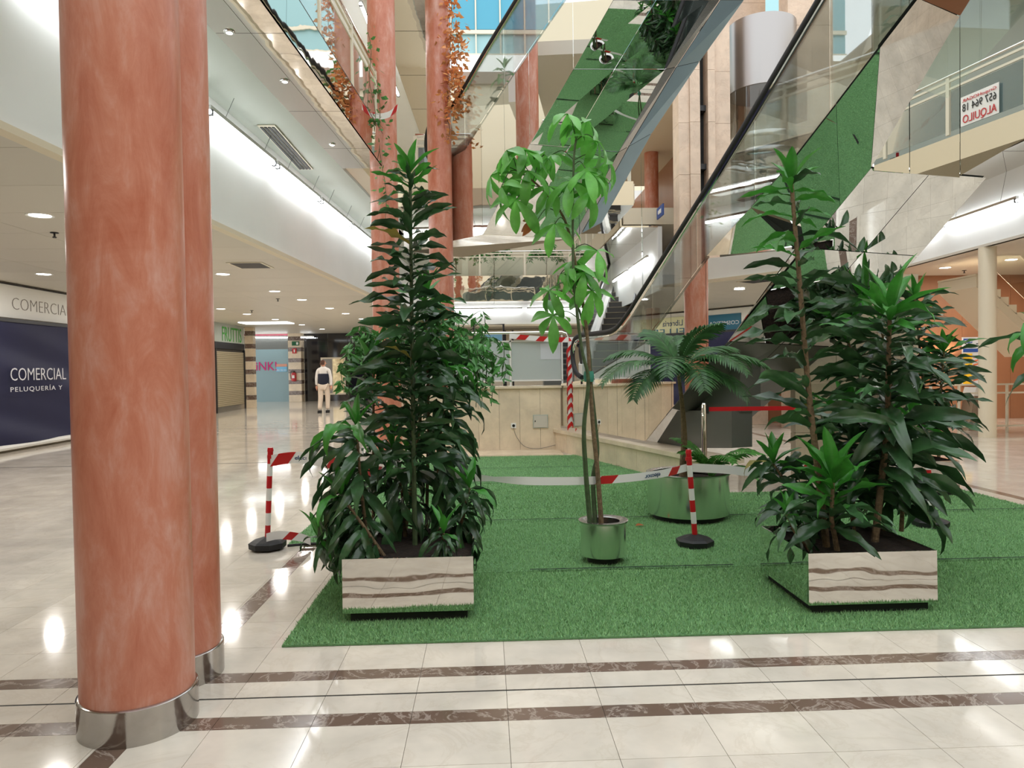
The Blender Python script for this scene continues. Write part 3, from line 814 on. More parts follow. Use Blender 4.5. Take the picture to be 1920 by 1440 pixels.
# blue notice stand and black frame seen above the barrier
t = thing('sign_stand', 'black tube frame holding a pale blue poster behind the frosted barrier', 'sign', tuple(ony(900, 700, 14.2)))
q0, q1 = ony(888, 612, 14.2), ony(944, 608, 14.2)
q0.z = q1.z
z0_ = 1.14
MB().tube([(q0.x, 14.2, z0_), (q0.x, 14.2, q0.z), (q1.x, 14.2, q0.z), (q1.x, 14.2, z0_)], .022, 8).build('frame', 'dark', t, True)
MB().box(q0.x + .03, 14.19, q0.z - .55, q1.x - .03, 14.21, q0.z - .14).build('poster', mat('pale_blue_poster', srgb(120, 170, 196), .5), t)
MB().tube([(q1.x + .03, 14.25, z0_), (q1.x + .03, 14.25, q0.z - .12), (q1.x + .18, 14.25, q0.z - .12), (q1.x + .18, 14.25, z0_)], .02, 8).build('frame', 'dark', t, True)

# ================================================================== FAR BACKGROUND: ground floor beyond, far gallery
fg = struct('wall_far', (0, 31, 0))
xl, xr = ony(560, 600, 31).x, ony(1240, 600, 31).x
MB().box(-14, 42.0, 0, 16, 42.3, 3.4).build('end_wall', 'creampaint', fg)
MB().box(-4.2, 31, CZ, xr, 31.2, 4.25).build('fascia_board', 'fascia', fg)
MB().box(-4.2, 30.9, CZ - .05, xr, 31.2, CZ + .03).build('fascia_lip', 'creampaint', fg)
MB().box(-4.2, 31.2, CZ, xr + 2, 42, CZ + .1).build('far_ceiling', 'ceiling', fg)
MB().box(-2.5, 34, 0, xr, 34.2, 3.3).build('shop_front', 'creampaint', fg)
for k in range(5):
    a = -4.0 + k * 2.2
    MB().box(a + .005, 29.75, 4.25, a + 2.195, 31, 4.28).build('soffit_panel', 'mirror_wavy', fg)
    MB().box(a + .005, 29.7, 4.25, a + 2.195, 29.74, 5.3).build('edge_panel', 'mirror_wavy', fg)
MB().box(-4.2, 29.8, 4.3, 8, 31.5, 5.28).build('gallery_slab', 'backing', fg)
MB().box(-4.2, 31.3, 5.3, 12, 31.6, 8.3).build('upper_wall', 'creampaint', fg)
MB().box(-5.5, 29.7, 8.3, 12, 31.6, 8.75).build('upper_slab', 'fascia', fg)
zq = lambda py: ony(930, py, 31.4).z
MB().box(-12, 31.4, 8.75, 16, 31.7, zq(160)).build('upper_wall', 'creampaint', fg)
MB().box(-12, 31.2, zq(160), 16, 31.7, zq(138)).build('upper_beam', mat('taupe_beam', srgb(150, 130, 116), .5), fg)
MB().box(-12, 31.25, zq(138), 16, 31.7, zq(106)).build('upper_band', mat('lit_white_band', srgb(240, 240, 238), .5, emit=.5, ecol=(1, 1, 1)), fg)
MB().box(-12, 31.4, zq(106), 16, 31.7, zq(-40)).build('upper_wall', 'pale_glass', fg)
for k in range(9):
    a = -4.4 + k * 1.05
    MB().box(a + .04, 31.34, zq(56), a + 1.01, 31.4, zq(-30)).build('window_pane', 'sky_glass', fg)
    MB().box(a - .03, 31.28, zq(106), a + .03, 31.34, zq(-30)).build('mullion', 'rail', fg)
MB().box(-12, 31.25, zq(66), 16, 31.34, zq(59)).build('transom', 'rail', fg)
MB().box(-12, 31.25, zq(106), 16, 31.34, zq(103)).build('transom', 'rail', fg)
tube_light((-2.1, 30.85, 4.0), (1.6, 30.85, 4.0), 'long tube light on the far white fascia behind the frosted barrier', 'tubes on the far fascia')
tube_light((1.8, 30.85, 4.0), (5.0, 30.85, 4.0), 'long tube light on the far white fascia behind the far escalator', 'tubes on the far fascia')
tube_light((-3.9, 30.6, 8.15), (-1.0, 30.6, 8.15), 'tube light under the bright upper slab near the blue windows', 'tubes on the far fascia')
railing('far_railing', [(-3.9, 29.9), (5.4, 29.9)], 5.3, 'far gallery railing with cream posts seen under the upper escalator', 'gallery railings', step=1.8)

# far escalator climbing away from the platform
FE = thing('escalator', 'far escalator with dark steps and white skirts climbing away behind the money tree', 'escalator', tuple(ony(1135, 640, 18)))
a0, a1 = ony(1135, 640, 17.5), ony(1187, 470, 27)
dirh = V(a1.x - a0.x, 9.5, 0).normalized(); side = V(dirh.y, -dirh.x, 0)
z0_, Ln = 1.12, 0
run = (a1 - a0); run.z = 0; Ln = run.length
rise = 5.3 - 1.3
nst = 20
smesh = bpy.data.meshes.new('step')
hw = .42
tr_, rs_ = Ln / nst, rise / nst
pv = [V(0, 0, 0)]
vs = []
for w in (-hw, hw):
    for (d, z) in ((0, -.1), (0, rs_), (tr_ + .02, rs_), (tr_ + .02, -.1)): vs.append(dirh * d + side * w + V(0, 0, z))
smesh.from_pydata([tuple(v) for v in vs], [], [(0, 1, 5, 4), (1, 2, 6, 5), (2, 3, 7, 6), (0, 3, 2, 1), (4, 5, 6, 7)])
smesh.materials.append(mat('escalator_step', srgb(78, 76, 74), .5, .3))
b0 = V(a0.x, 17.5, 1.3)
for i in range(nst):
    place('step', smesh, Matrix.Translation(b0 + dirh * (tr_ * i) + V(0, 0, rs_ * i)), FE)
    MB().bar(b0 + dirh * (tr_ * i) - side * hw + V(0, 0, rs_ * (i + 1) + .002), b0 + dirh * (tr_ * i) + side * hw + V(0, 0, rs_ * (i + 1) + .002), .03, .012).build('step_edge', 'shutter', FE)
for sgn in (-1, 1):
    o0, o1 = b0 + side * sgn * (hw + .12), b0 + dirh * Ln + side * sgn * (hw + .12) + V(0, 0, rise)
    MB().bar(o0 + V(0, 0, .12), o1 + V(0, 0, .12), .24, .3).build('skirt', 'whitep', FE)
    MB().slab([o0 + V(0, 0, .25), o1 + V(0, 0, .25), o1 + V(0, 0, .95), o0 + V(0, 0, .95)], side * .01).build('glass_panel', 'glass', FE)
    MB().tube(smooth_path([o0 + V(0, 0, .3) - dirh * .3, o0 + V(0, 0, .62) - dirh * .5, o0 + V(0, 0, .95) - dirh * .2, o0 + V(0, 0, 1.0), o1 + V(0, 0, 1.0)]), .05, 8).build('handrail', 'dark', FE, True)
# grey machine housing at the foot of the lower escalator
t = thing('steel_cabinet', 'grey steel escalator housing standing behind the tape on the platform', 'cabinet', (1.9, 14.3, 1.12))
MB().box(1.15, 14.2, 1.14, 1.75, 14.5, 2.1).build('body', 'darkbox', t)
for k in range(7): MB().box(1.2, 14.19, 1.25 + k * .11, 1.7, 14.2, 1.32 + k * .11).build('louvre', 'dark', t)

# ================================================================== LIFT
lx = lambda px, y: ony(px, 400, y).x
LY = 16.0
lf = struct('wall_lift_shaft', (lx(1320, LY), LY, 0))
def marble_pier(x0, x1, y0, y1, h=1.15, top=17.5, parent=lf):
    z = 0; k = 0
    while z < top:
        MB().box(x0, y0, z + .003, x1, y1, min(top, z + h) - .003).build('marble_panel', 'liftmarble', parent); z += h
marble_pier(lx(1274, LY), lx(1294, LY), LY, LY + .5)
marble_pier(lx(1294, LY) + .003, lx(1313, LY), LY - .05, LY + .5)
marble_pier(lx(1328, LY), lx(1341, LY), LY - .05, LY + .5)
marble_pier(lx(1341, LY) + .003, lx(1372, LY), LY + .05, LY + .5)
marble_pier(lx(1490, LY), lx(1535, LY), LY + .3, LY + .8)
marble_pier(lx(1535, LY) + .003, lx(1575, LY), LY + .3, LY + .8)
marble_pier(lx(1372, LY), lx(1490, LY), LY + 1.6, LY + 1.8)
MB().box(lx(1310, LY), LY + .3, 0, lx(1332, LY), LY + .5, 17.5).build('dark_slot', 'black', lf)
for zz in (3.0, 5.9, 7.2): MB().box(lx(1313, LY), LY + .1, zz, lx(1328, LY), LY + .3, zz + .12).build('bracket', 'dark', lf)
MB().box(lx(1535, LY), LY + .8, 0, 9.2, LY + 1, 8.6).build('side_wall', 'creampaint', lf)
lift = thing('glass_lift', 'round glass lift with a brushed steel drum between marble piers', 'lift', (lx(1430, LY), LY + .6, 1.12))
cx_, cy_, rr = lx(1430, LY + .6), LY + .6, .76
zd = lambda py: ony(1430, py, LY + .2).z
MB().lathe([(rr, zd(165)), (rr, zd(35))], 48, (cx_, cy_, 0)).build('drum', mat('drum_steel', (.36, .34, .33), .34, 1.0, bump=.03, bscale=50), lift, True, label='brushed steel drum')
MB().lathe([(rr - .03, zd(163)), (rr - .05, zd(140))], 48, (cx_, cy_, 0)).build('lamp_ceiling', 'dark', lift, True)
for k in range(10):
    a = k * .628; c = (cx_ + .45 * math.cos(a), cy_ + .45 * math.sin(a), zd(163) - .01)
    MB().lathe([(.03, -.01), (.035, 0)], 10, c).build('spot', 'lamp', lift, True)
MB().lathe([(rr - .02, 1.14), (rr - .02, zd(165))], 40, (cx_, cy_, 0), cap=False).build('glass_wall', 'glass', lift, True)
for py in (262, 292): MB().lathe([(rr, zd(py)), (rr + .01, zd(py) + .02), (rr + .01, zd(py) + .12), (rr, zd(py) + .14)], 40, (cx_, cy_, 0), cap=False).build('band', 'steel', lift, True)
MB().lathe([(rr - .05, zd(400)), (rr - .05, zd(395))], 40, (cx_, cy_, 0)).build('floor_disc', 'darkbox', lift, True)

# ================================================================== BACK-RIGHT GALLERY beyond the lift
g2 = struct('trim_back_gallery', (4, 22, 4.9))
MB().box(4.25, 17.5, CZ, 4.35, 30, 4.9).build('fascia_board', 'fascia', g2)
MB().box(4.3, 17.5, CZ, 9, 30, CZ + .08).build('ceiling_board', 'ceiling', g2)
for k in range(4):
    a, b = 17.5 + k * 2.4, 19.9 + k * 2.4
    MB().box(3.35, a + .01, 4.88, 4.25, b - .01, 4.92).build('soffit_panel', 'mirror_wavy', g2)
    MB().box(3.33, a + .01, 4.9, 3.36, b - .01, 5.4).build('edge_panel', 'mirror_wavy', g2)
MB().box(3.4, 17.5, 4.95, 9, 27.2, 5.35).build('gallery_slab', 'creampaint', g2)
MB().box(3.4, 18, 8.3, 9, 27.2, 8.6).build('gallery_slab', 'creampaint', g2)
MB().box(6.2, 17.5, 5.35, 6.4, 30, 8.3).build('shop_wall', 'wood', g2)
railing('back_gallery_railing', [(3.42, 18), (3.42, 27)], 5.4, 'cream railing of the back gallery between lift shaft and slim terracotta column', 'gallery railings')
tube_light((4.1, 18.0, 4.2), (4.1, 20.3, 4.2), 'tube light beside the marble lift shaft above the blue restroom sign', 'tubes of the back gallery')
tube_light((4.1, 20.6, 4.2), (4.1, 22.9, 4.2), 'tube light running up to the slim terracotta column', 'tubes of the back gallery')
p = onx(1240, 397, 4.24)
t = thing('restroom_sign', 'small blue sign with a white figure on the far white fascia', 'sign', tuple(p))
MB().box(4.2, p.y - .3, p.z - .13, 4.23, p.y + .3, p.z + .13).build('plate', 'blue', t)
MB().tube([(4.2, p.y + .1, p.z), (4.19, p.y + .1, p.z)], .05, 12).build('figure_head', 'whitep', t)
MB().box(4.19, p.y - .15, p.z - .05, 4.2, p.y + .03, p.z + .05).build('figure_body', 'whitep', t)

# ================================================================== SECOND-FLOOR EDGE upper left, with the autumn garland
g3 = struct('trim_upper_edge', (-1.5, 14, 8.4))
for k in range(4):
    a, b = 12.6 + k * 2.2, 14.8 + k * 2.2
    MB().slab([(-2.0 + .05 * k, a + .01, 8.35), (-1.02 + .04 * k, a + .01, 8.35), (-.98 + .04 * k, b - .01, 8.35), (-1.95 + .05 * k, b - .01, 8.35)], (0, 0, .03)).build('soffit_panel', 'mirror_wavy', g3)
    MB().slab([(-1.0 + .04 * k, a + .01, 8.35), (-.96 + .04 * k, b - .01, 8.35), (-.9 + .04 * k, b - .01, 9.5), (-.94 + .04 * k, a + .01, 9.5)], (-.03, 0, 0)).build('edge_panel', 'mirror_wavy', g3)
MB().box(-6, 12.6, 8.4, -1.05, 24, 8.9).build('gallery_slab', 'fascia', g3)
MB().box(-6, 12.6, 7.2, -2.6, 12.9, 8.4).build('fascia_board', 'fascia', g3)
tube_light((-2.15, 13.2, 8.1), (-2.1, 15.2, 8.1), 'tube light behind the terracotta column under the upper mirror edge', 'tubes under the upper floor')
tube_light((-2.1, 15.4, 8.1), (-2.0, 17.6, 8.1), 'second tube light behind the terracotta column under the upper mirror edge', 'tubes under the upper floor')
MB().box(-9.2, 24, 5.3, -1.8, 24.2, 12.5).build('wall_gallery_end', 'creampaint')['kind'] = 'structure'

# ================================================================== RIGHT SIDE: gallery, wood wall, white columns, stairs
rg = struct('trim_right_gallery', (10, 10, 4))
FX = lambda y: 9.55 + .05 * (y - 10)
CR = 3.72
MB().slab([(FX(7), 7, CR), (FX(20), 20, CR), (FX(20), 20, 5.0), (FX(7), 7, 5.0)], (.08, 0, 0)).build('fascia_board', 'fascia', rg)
MB().slab([(FX(7) - .02, 7, CR), (FX(20) - .02, 20, CR), (16, 20, CR), (16, 7, CR)], (0, 0, .05)).build('ceiling_board', 'ceiling', rg)
for k in range(5):
    a, b = 7 + k * 2.4, 9.4 + k * 2.4
    MB().slab([(FX(a) - 1.0, a + .01, 5.0), (FX(b) - 1.0, b - .01, 5.0), (FX(b), b - .01, 5.0), (FX(a), a + .01, 5.0)], (0, 0, .03)).build('soffit_panel', 'mirror_wavy', rg)
    MB().slab([(FX(a) - 1.0, a + .01, 5.0), (FX(b) - 1.0, b - .01, 5.0), (FX(b) - 1.0, b - .01, 5.5), (FX(a) - 1.0, a + .01, 5.5)], (.03, 0, 0)).build('edge_panel', 'mirror_wavy', rg)
MB().slab([(FX(7) - .95, 7, 5.05), (FX(19) - .95, 19, 5.05), (15.8, 19, 5.05), (15.8, 7, 5.05)], (0, 0, .4)).build('gallery_slab', 'creampaint', rg)
for ya, yb_, nm in ((7.6, 9.9, 'nearest to the picture edge'), (10.1, 12.4, 'middle one'), (12.6, 14.9, 'farthest one'), (15.1, 17.2, 'at the marble support')):
    tube_light((FX(ya) - .14, ya, 4.36), (FX(yb_) - .14, yb_, 4.36), 'tube light on the white fascia above the wood wall, %s' % nm, 'tubes of the wood-wall gallery', 5.0)
wr = struct('wall_right', (12, 12, 0))
for k in range(9):
    a = 7.2 + k * 1.28
    MB().box(a + .004, 18.2, 0, a + 1.276, 18.3, 3.72).build('wood_panel', 'wood', wr)
for k in range(10):
    a = 4.0 + k * 1.45
    MB().box(15.2, a + .004, 0, 15.3, a + 1.446, 3.72).build('wood_panel', 'wood', wr)
column(9.85, 13.8, .155, 3.72, 'white round column in front of the wood wall', 'white columns', False, 'creampaint')
column(onz(1905, 820).x + .9, 13.2, .13, 3.72, 'slim white column at the picture edge beyond the stair railing', 'white columns', False, 'creampaint')
# info board
p = ony(1822, 675, 18.1)
t = thing('info_board', 'tall floor directory board in blue, white and yellow on the wood wall', 'sign', tuple(p))
zt_, zb_, xa_, xb_ = ony(1822, 632, 18.1).z, ony(1822, 722, 18.1).z, ony(1808, 680, 18.1).x, ony(1846, 680, 18.1).x
MB().box(xa_, 18.15, zb_, xb_, 18.2, zt_).build('board', 'palegrey', t)
w_ = xb_ - xa_; h_ = zt_ - zb_
MB().box(xa_, 18.14, zb_, xa_ + w_ * .45, 18.15, zb_ + h_ * .66).build('yellow_field', 'yellow', t)
MB().box(xa_, 18.14, zb_ + h_ * .69, xb_, 18.15, zb_ + h_ * .76).build('blue_band', 'blue', t)
MB().box(xa_ + .01, 18.14, zb_ + h_ * .88, xa_ + w_ * .45, 18.15, zb_ + h_ * .97).build('blue_field', 'blue', t)
for k in range(7):
    z = zb_ + h_ * (.08 + .08 * k)
    MB().slab([(xa_ + w_ * .5, 18.145, z), (xb_ - .01, 18.145, z + .06), (xb_ - .01, 18.145, z + .1), (xa_ + w_ * .5, 18.145, z + .04)], (0, .004, 0)).build('stripe', 'orange', t)
lettering('nivel', .1, (xa_ + .03, 18.135, zb_ + h_ * .90), (1, 0, 0), 'whitep', t, width=w_ * .35)
lettering('-1', .22, (xa_ + w_ * .62, 18.135, zb_ + h_ * .82), (1, 0, 0), 'blackink', t, width=w_ * .22)
# wall lamp
for (px, py, k) in ((1783, 670, 'small wall lamp glowing on the wood wall beside the directory board'), (1745, 668, 'bright wall lamp glowing on the wood wall behind the dracaena leaves')):
    p = ony(px, py, 18.1)
    t = thing('wall_lamp', k, 'light', tuple(p), 'wall lamps')
    MB().box(p.x - .05, 18.1, p.z - .03, p.x + .05, 18.2, p.z + .03).build('shade', 'rail', t)
    MB().box(p.x - .04, 18.12, p.z + .03, p.x + .04, 18.18, p.z + .035).build('bulb', 'lamp', t)
    area('lamp_light', p + V(0, -.05, .06), .08, 3, t, rot=(R(180), 0, 0), color=(1, .82, .6))
    area('lamp_light', p + V(0, -.05, -.06), .08, 3, t, color=(1, .82, .6))
# stair flights upper right of the wood wall
st = thing('staircase', 'cream staircase with landing climbing in front of the wood wall', 'stairs', (13, 15, 0))
a, b = ony(1862, 590, 15.5), ony(1960, 690, 15.5)
a = ony(1795, 520, 15.6); b = ony(1925, 645, 15.6)
for i in range(9):
    q = lerp(a, b, i / 9.0); q2 = lerp(a, b, (i + 1) / 9.0)
    MB().slab([(q.x, 15.0, q.z), (q2.x + .02, 15.0, q.z), (q2.x + .02, 15.0, q2.z - .04), (q.x, 15.0, q.z - .04)], (0, 1.3, 0)).build('step', 'creampaint', st)
MB().slab([a + V(0, -.62, -.05), b + V(0, -.62, -.05), b + V(0, -.62, -.28), a + V(0, -.62, -.28)], (0, 1.3, 0)).build('stringer', 'creampaint', st)
MB().slab([a + V(.25, -.7, .95), b + V(.25, -.7, .95), b + V(.25, -.7, .15), a + V(.25, -.7, .15)], (0, .01, 0)).build('glass_panel', 'glass', st)
MB().tube([a + V(.25, -.7, 1.0), b + V(.25, -.7, 1.0)], .03, 8).build('handrail', 'rail', st, True)
# floor railing in front of the wood wall + waste bin
t = thing('stair_railing', 'low white two-bar railing around the stairwell by the wood wall', 'railing', tuple(onz(1780, 800)))
yr = 14.6
pz = lambda py: ony(1780, py, yr).z
xa_, xe_ = ony(1745, 780, yr).x, ony(1935, 780, yr).x
for zz in (pz(722), pz(738), pz(800)): MB().bar((xa_, yr, zz), (xe_, yr, zz), .035, .035).build('bar', 'rail', t)
for px in (1745, 1798, 1850, 1888, 1930): MB().bar((ony(px, 780, yr).x, yr, 0), (ony(px, 780, yr).x, yr, pz(722)), .04, .04).build('post', 'rail', t)
p = ony(1825, 770, 15.3)
t = thing('tilted_bin', 'grey slanted steel bin with a shiny white top behind the stair railing', 'bin', (p.x, 15.3, 0))
z1_, z2_ = ony(1825, 742, 15.3).z, ony(1825, 728, 15.3).z
MB().slab([(p.x - .25, 15.1, 0), (p.x + .05, 15.1, 0), (p.x + .22, 15.1, z1_), (p.x - .12, 15.1, z1_)], (0, .35, 0)).build('body', 'steel', t)
MB().slab([(p.x - .14, 15.08, z1_ + .003), (p.x + .24, 15.08, z1_ + .003), (p.x + .24, 15.08, z2_), (p.x - .08, 15.08, z2_ + .03)], (0, .39, 0)).build('lid', 'whitep', t)
# marble support under the escalator, right of the plants
ms = struct('wall_support', (4.5, 8.6, 0))
p0, p1 = ony(1490, 600, 9.0), ony(1722, 600, 9.0)
zc = [0, .62, 1.25, 1.88, 2.62]
for a, b in zip(zc[:-1], zc[1:]):
    n = 3
    for k in range(n):
        xa_, xb_ = lerp(p0, p1, k / n).x, lerp(p0, p1, (k + 1) / n).x
        MB().box(xa_ + .003, 9.0, a + .003, xb_ - .003, 9.15, b - .003).build('marble_panel', 'wallmarble', ms)

# ================================================================== LEFT SHOPS
YN = V(0, 1, 0)
xs_ = XW + .02
t = thing('shop_sign', 'white shop fascia with thin grey letters above the navy banner', 'sign', (xs_, 14, 2.6))
zb_ = onx(60, 600, xs_).z
sb_ = MB().box(XW - .01, 4, zb_, xs_, 22.5, CZ - .02).build('sign_board', 'white', t)
MB().box(XW - .01, 4, CZ - .05, xs_ + .02, 22.5, CZ - .02).build('shadow_gap', 'dark', t)
pa, pb = onx(22, 578, xs_ + .01), onx(118, 583, xs_ + .01)
hl = onx(22, 556, xs_ + .01).z - pa.z
lettering('COMERCIAL', .4, (xs_ + .004, pa.y, pa.z - .02), YN, 'letter', sb_, width=(pb.y - pa.y) * 1.16, height=hl, thin=-.010)
t = thing('navy_banner', 'wavy navy blue canvas banner with white lettering over the shop front', 'banner', (xs_ + .05, 14, 0))
ya, yb_ = 6.0, 22.3
zt_, zl_ = zb_ - .08, .14
A = MB(); NY, NZ = 90, 26
vs = []
for j in range(NZ + 1):
    for i in range(NY + 1):
        y = lerp(ya, yb_, i / NY); z = lerp(zl_, zt_, j / NZ); tz = j / NZ
        w = .05 * math.sin(3.1 * (y - 12.5) ** 1 * .0 + 5.0 * z + 2.4 * abs(((y - 11.7) / 2.4) % 2 - 1)) * (1 - .5 * tz) + .02 * math.sin(9 * z + 2.1 * y)
        vs.append((xs_ + .10 + w, y, z))
A.add(vs, [(j * (NY + 1) + i, j * (NY + 1) + i + 1, (j + 1) * (NY + 1) + i + 1, (j + 1) * (NY + 1) + i) for j in range(NZ) for i in range(NY)])
cv = A.build('canvas', 'navy', t, True)
MB().box(xs_, ya, zt_ - .02, xs_ + .14, yb_, zt_ + .05).build('top_bar', 'dark', t)
MB().tube([(xs_ + .12, ya, .1), (xs_ + .12, yb_, .1)], .055, 8).build('bottom_bar', 'white', t, True)
xl_ = xs_ + .19
pa, pb = onx(19, 714, xl_), onx(123, 713, xl_); hl = onx(19, 690, xl_).z - pa.z
lettering('COMERCIAL', .4, (xl_, pa.y, pa.z), YN, 'whiteletter', cv, width=(pb.y - pa.y), height=hl, thin=-.004)
pa, pb = onx(19, 735, xl_), onx(116, 730, xl_); hl = onx(19, 725, xl_).z - pa.z
lettering('PELUQUERÍA Y', .3, (xl_, pa.y, pa.z), YN, 'whiteletter', cv, width=(pb.y - pa.y), height=hl * 1.3, spacing=1.2)
MB().box(XW - .02, 22.5, 0, xs_, 24.5, CZ).build('wall_pier', 'creampaint')['kind'] = 'structure'

MB().box(-10.3, 24.5, 0, -9.93, 30.1, 5).build('wall_shop', 'creampaint')['kind'] = 'structure'
t = thing('cosmetics_sign', 'teal shop sign with a grey sphere, mirrored in the escalator side', 'sign', (xs_ + .03, 17.9, 2.8))
MB().box(xs_, 17.0, 2.6, xs_ + .03, 18.75, 3.12).build('board', 'teal', t)
sb_ = t.children[-1]
lettering('COSMETICA', .2, (xs_ + .034, 17.05, 2.78), YN, 'whiteletter', sb_, width=1.15, height=.12)
MB().tube([(xs_ + .028, 18.5, 2.86), (xs_ + .04, 18.5, 2.86)], .1, 20).build('sphere_logo', 'letter', t)
t = thing('bookshop_sign', 'pale yellow bookshop sign, mirrored in the escalator side', 'sign', (xs_ + .03, 20, 2.8))
MB().box(xs_, 18.95, 2.5, xs_ + .03, 21.6, 3.16).build('board', mat('pale_yellow_board', srgb(214, 216, 176), .5), t)
lettering('Librería', .3, (xs_ + .034, 19.3, 2.86), YN, 'ink', t, width=.9, height=.2)
lettering('ELLER', .3, (xs_ + .034, 19.2, 2.55), YN, 'teal', t, width=1.5, height=.22)
XW, xs_ = -9.91, -9.89
t = thing('roller_shutter', 'closed beige perforated roller shutter of the shop with green letters', 'shutter', (xs_, 27, 0))
y0_, y1_ = onx(402, 700, xs_).y, onx(457, 700, xs_).y
zt_ = onx(430, 655, xs_).z
MB().box(XW - .02, y0_, 0, xs_ - .01, y1_, zt_).build('backing', 'shutter_dark', t)
A = MB(); n = 30
for k in range(n):
    z = .22 + (zt_ - .3) * k / n
    A.box(xs_ - .01, y0_ + .05, z, xs_ + .03, y1_ - .05, z + (zt_ - .3) / n * .62)
for k in range(26):
    y = y0_ + .05 + (y1_ - y0_ - .1) * k / 26
    A.box(xs_ - .01, y, .2, xs_ + .024, y + (y1_ - y0_) / 26 * .45, zt_ - .1)
A.build('shutter_slat', 'shutter', t, kind='stuff')
MB().box(xs_ - .01, y0_, 0, xs_ + .05, y1_, .2).build('bottom_bar', 'steel', t)
for yy in (y0_, y1_ - .06): MB().box(xs_ - .01, yy, 0, xs_ + .08, yy + .06, zt_).build('guide_rail', 'dark', t)
t = thing('fruit_shop_sign', 'glossy shop sign with green letters above the roller shutter', 'sign', (xs_, 27, 2.6))
MB().box(XW - .02, y0_, zt_, xs_ + .05, y1_, zt_ + .25).build('lintel', 'dark', t)
MB().box(XW - .02, y0_, zt_ + .25, xs_ + .04, y1_, CZ).build('sign_board', 'greyceil', t)
sb_ = t.children[-1]
pa, pb = onx(416, 630, xs_ + .05), onx(452, 630, xs_ + .05)
lettering('FRUTTIS', .5, (xs_ + .05, pa.y, zt_ + .3), YN, 'greenletter', sb_, width=pb.y - pa.y, height=.55)

def striped_pier(px0, px1, y, label, side=1.2):
    x0, x1 = ony(px0, 700, y).x, ony(px1, 700, y).x
    t = thing('striped_pier', label, 'pillar', ((x0 + x1) / 2, y, 0), 'striped marble piers')
    z = 0; k = 0
    while z < CZ - .01:
        h = .34 if k % 2 == 0 else .19
        MB().box(x0, y, z + .003, x1, y + side, min(CZ, z + h) - .003).build('marble_block', 'wallmarble' if k % 2 == 0 else 'emperador', t)
        z += h; k += 1
    return x0, x1
striped_pier(460, 476, 30.12, 'pier banded in cream and brown marble beside the roller shutter', .3)
x0p, x1p = striped_pier(541, 565, 35.4, 'banded marble pier carrying the red fire extinguisher', .6)
# shop with teal film and pink lettering
t = thing('teal_shop_window', 'shop window covered in teal film with magenta letters', 'window', (ony(508, 700, 36).x, 36, 0))
xa_, xb_ = ony(455, 700, 36).x, x0p
zA, zB = ony(508, 655, 36).z, ony(508, 622, 36).z
fp = MB().box(xa_, 36, 0, xb_, 36.1, zA).build('film_pane', 'pinkglass', t)
MB().box(xa_, 36, zA, xb_, 36.1, zB - .2).build('upper_pane', 'darkbox', t)
MB().box(xa_, 35.95, zB - .2, xb_, 36.1, zB).build('pink_band', mat('dusty_pink', srgb(190, 90, 110), .5), t)
MB().box(xa_, 35.97, zB, xb_, 36.1, CZ).build('header', 'white', t)
pa, pb = ony(468, 695, 35.95), ony(517, 695, 35.95)
lettering('PiNK!', .6, (pa.x, 35.97, pa.z), (1, 0, 0), 'pink', fp, width=pb.x - pa.x, height=ony(508, 678, 35.95).z - pa.z, thin=.0)
pa, pb = ony(518, 697, 35.95), ony(538, 697, 35.95)
MB().box(pa.x, 35.97, pa.z, pb.x, 36, pa.z + .24).build('phone_label', mat('light_blue_label', srgb(120, 190, 230), .5), t)
MB().box(pa.x, 35.97, pa.z + .25, pb.x, 36, pa.z + .38).build('phone_label', mat('salmon_label', srgb(220, 160, 140), .5), t)
lettering('902 732 321', .12, (pa.x + .02, 35.965, pa.z + .03), (1, 0, 0), 'whitep', t, width=(pb.x - pa.x) * .9)
tube_light((xa_ + .3, 35.4, zB - .3), (xb_ + 1.2, 35.6, zB - .32), 'cool blue tube reflected light in front of the teal shop window', 'tubes by the teal shop')
# black shop
t = thing('black_shop_front', 'glossy black shop front behind the walking person', 'shop front', (ony(630, 700, 36).x, 36, 0))
xb_, xc_ = x1p, ony(720, 700, 36).x
for a, b in ((0, .3), (.3, .55), (.55, .8), (.8, 1)):
    MB().box(lerp(xb_, xc_, a) + .01, 36, 0, lerp(xb_, xc_, b) - .01, 36.1, CZ).build('glass_panel', 'darkglass', t)
t = thing('display_case', 'lit poster of yellow and red flowers in a cream frame on the black shop front', 'poster', tuple(ony(625, 705, 35.9)))
xa_, xb_ = ony(602, 700, 35.9).x, ony(648, 700, 35.9).x; z0_, z1_ = ony(625, 740, 35.9).z, ony(625, 670, 35.9).z
MB().box(xa_, 35.85, z0_, xb_, 35.98, z1_).build('frame', 'creampaint', t)
m = mat('flower_print', srgb(210, 180, 110), .5, var=.7, vscale=3.5, col2=srgb(236, 226, 190), emit=.35, ecol=srgb(210, 180, 130))
MB().box(xa_ + .5 * (xb_ - xa_), 35.83, z0_ + .08, xb_ - .08, 35.85, z1_ - .08).build('print', m, t)
MB().box(xa_ + .1, 35.83, z0_ + .08, xa_ + .46 * (xb_ - xa_), 35.85, z1_ - .08).build('print', mat('grey_print', srgb(150, 146, 140), .5, var=.2), t)
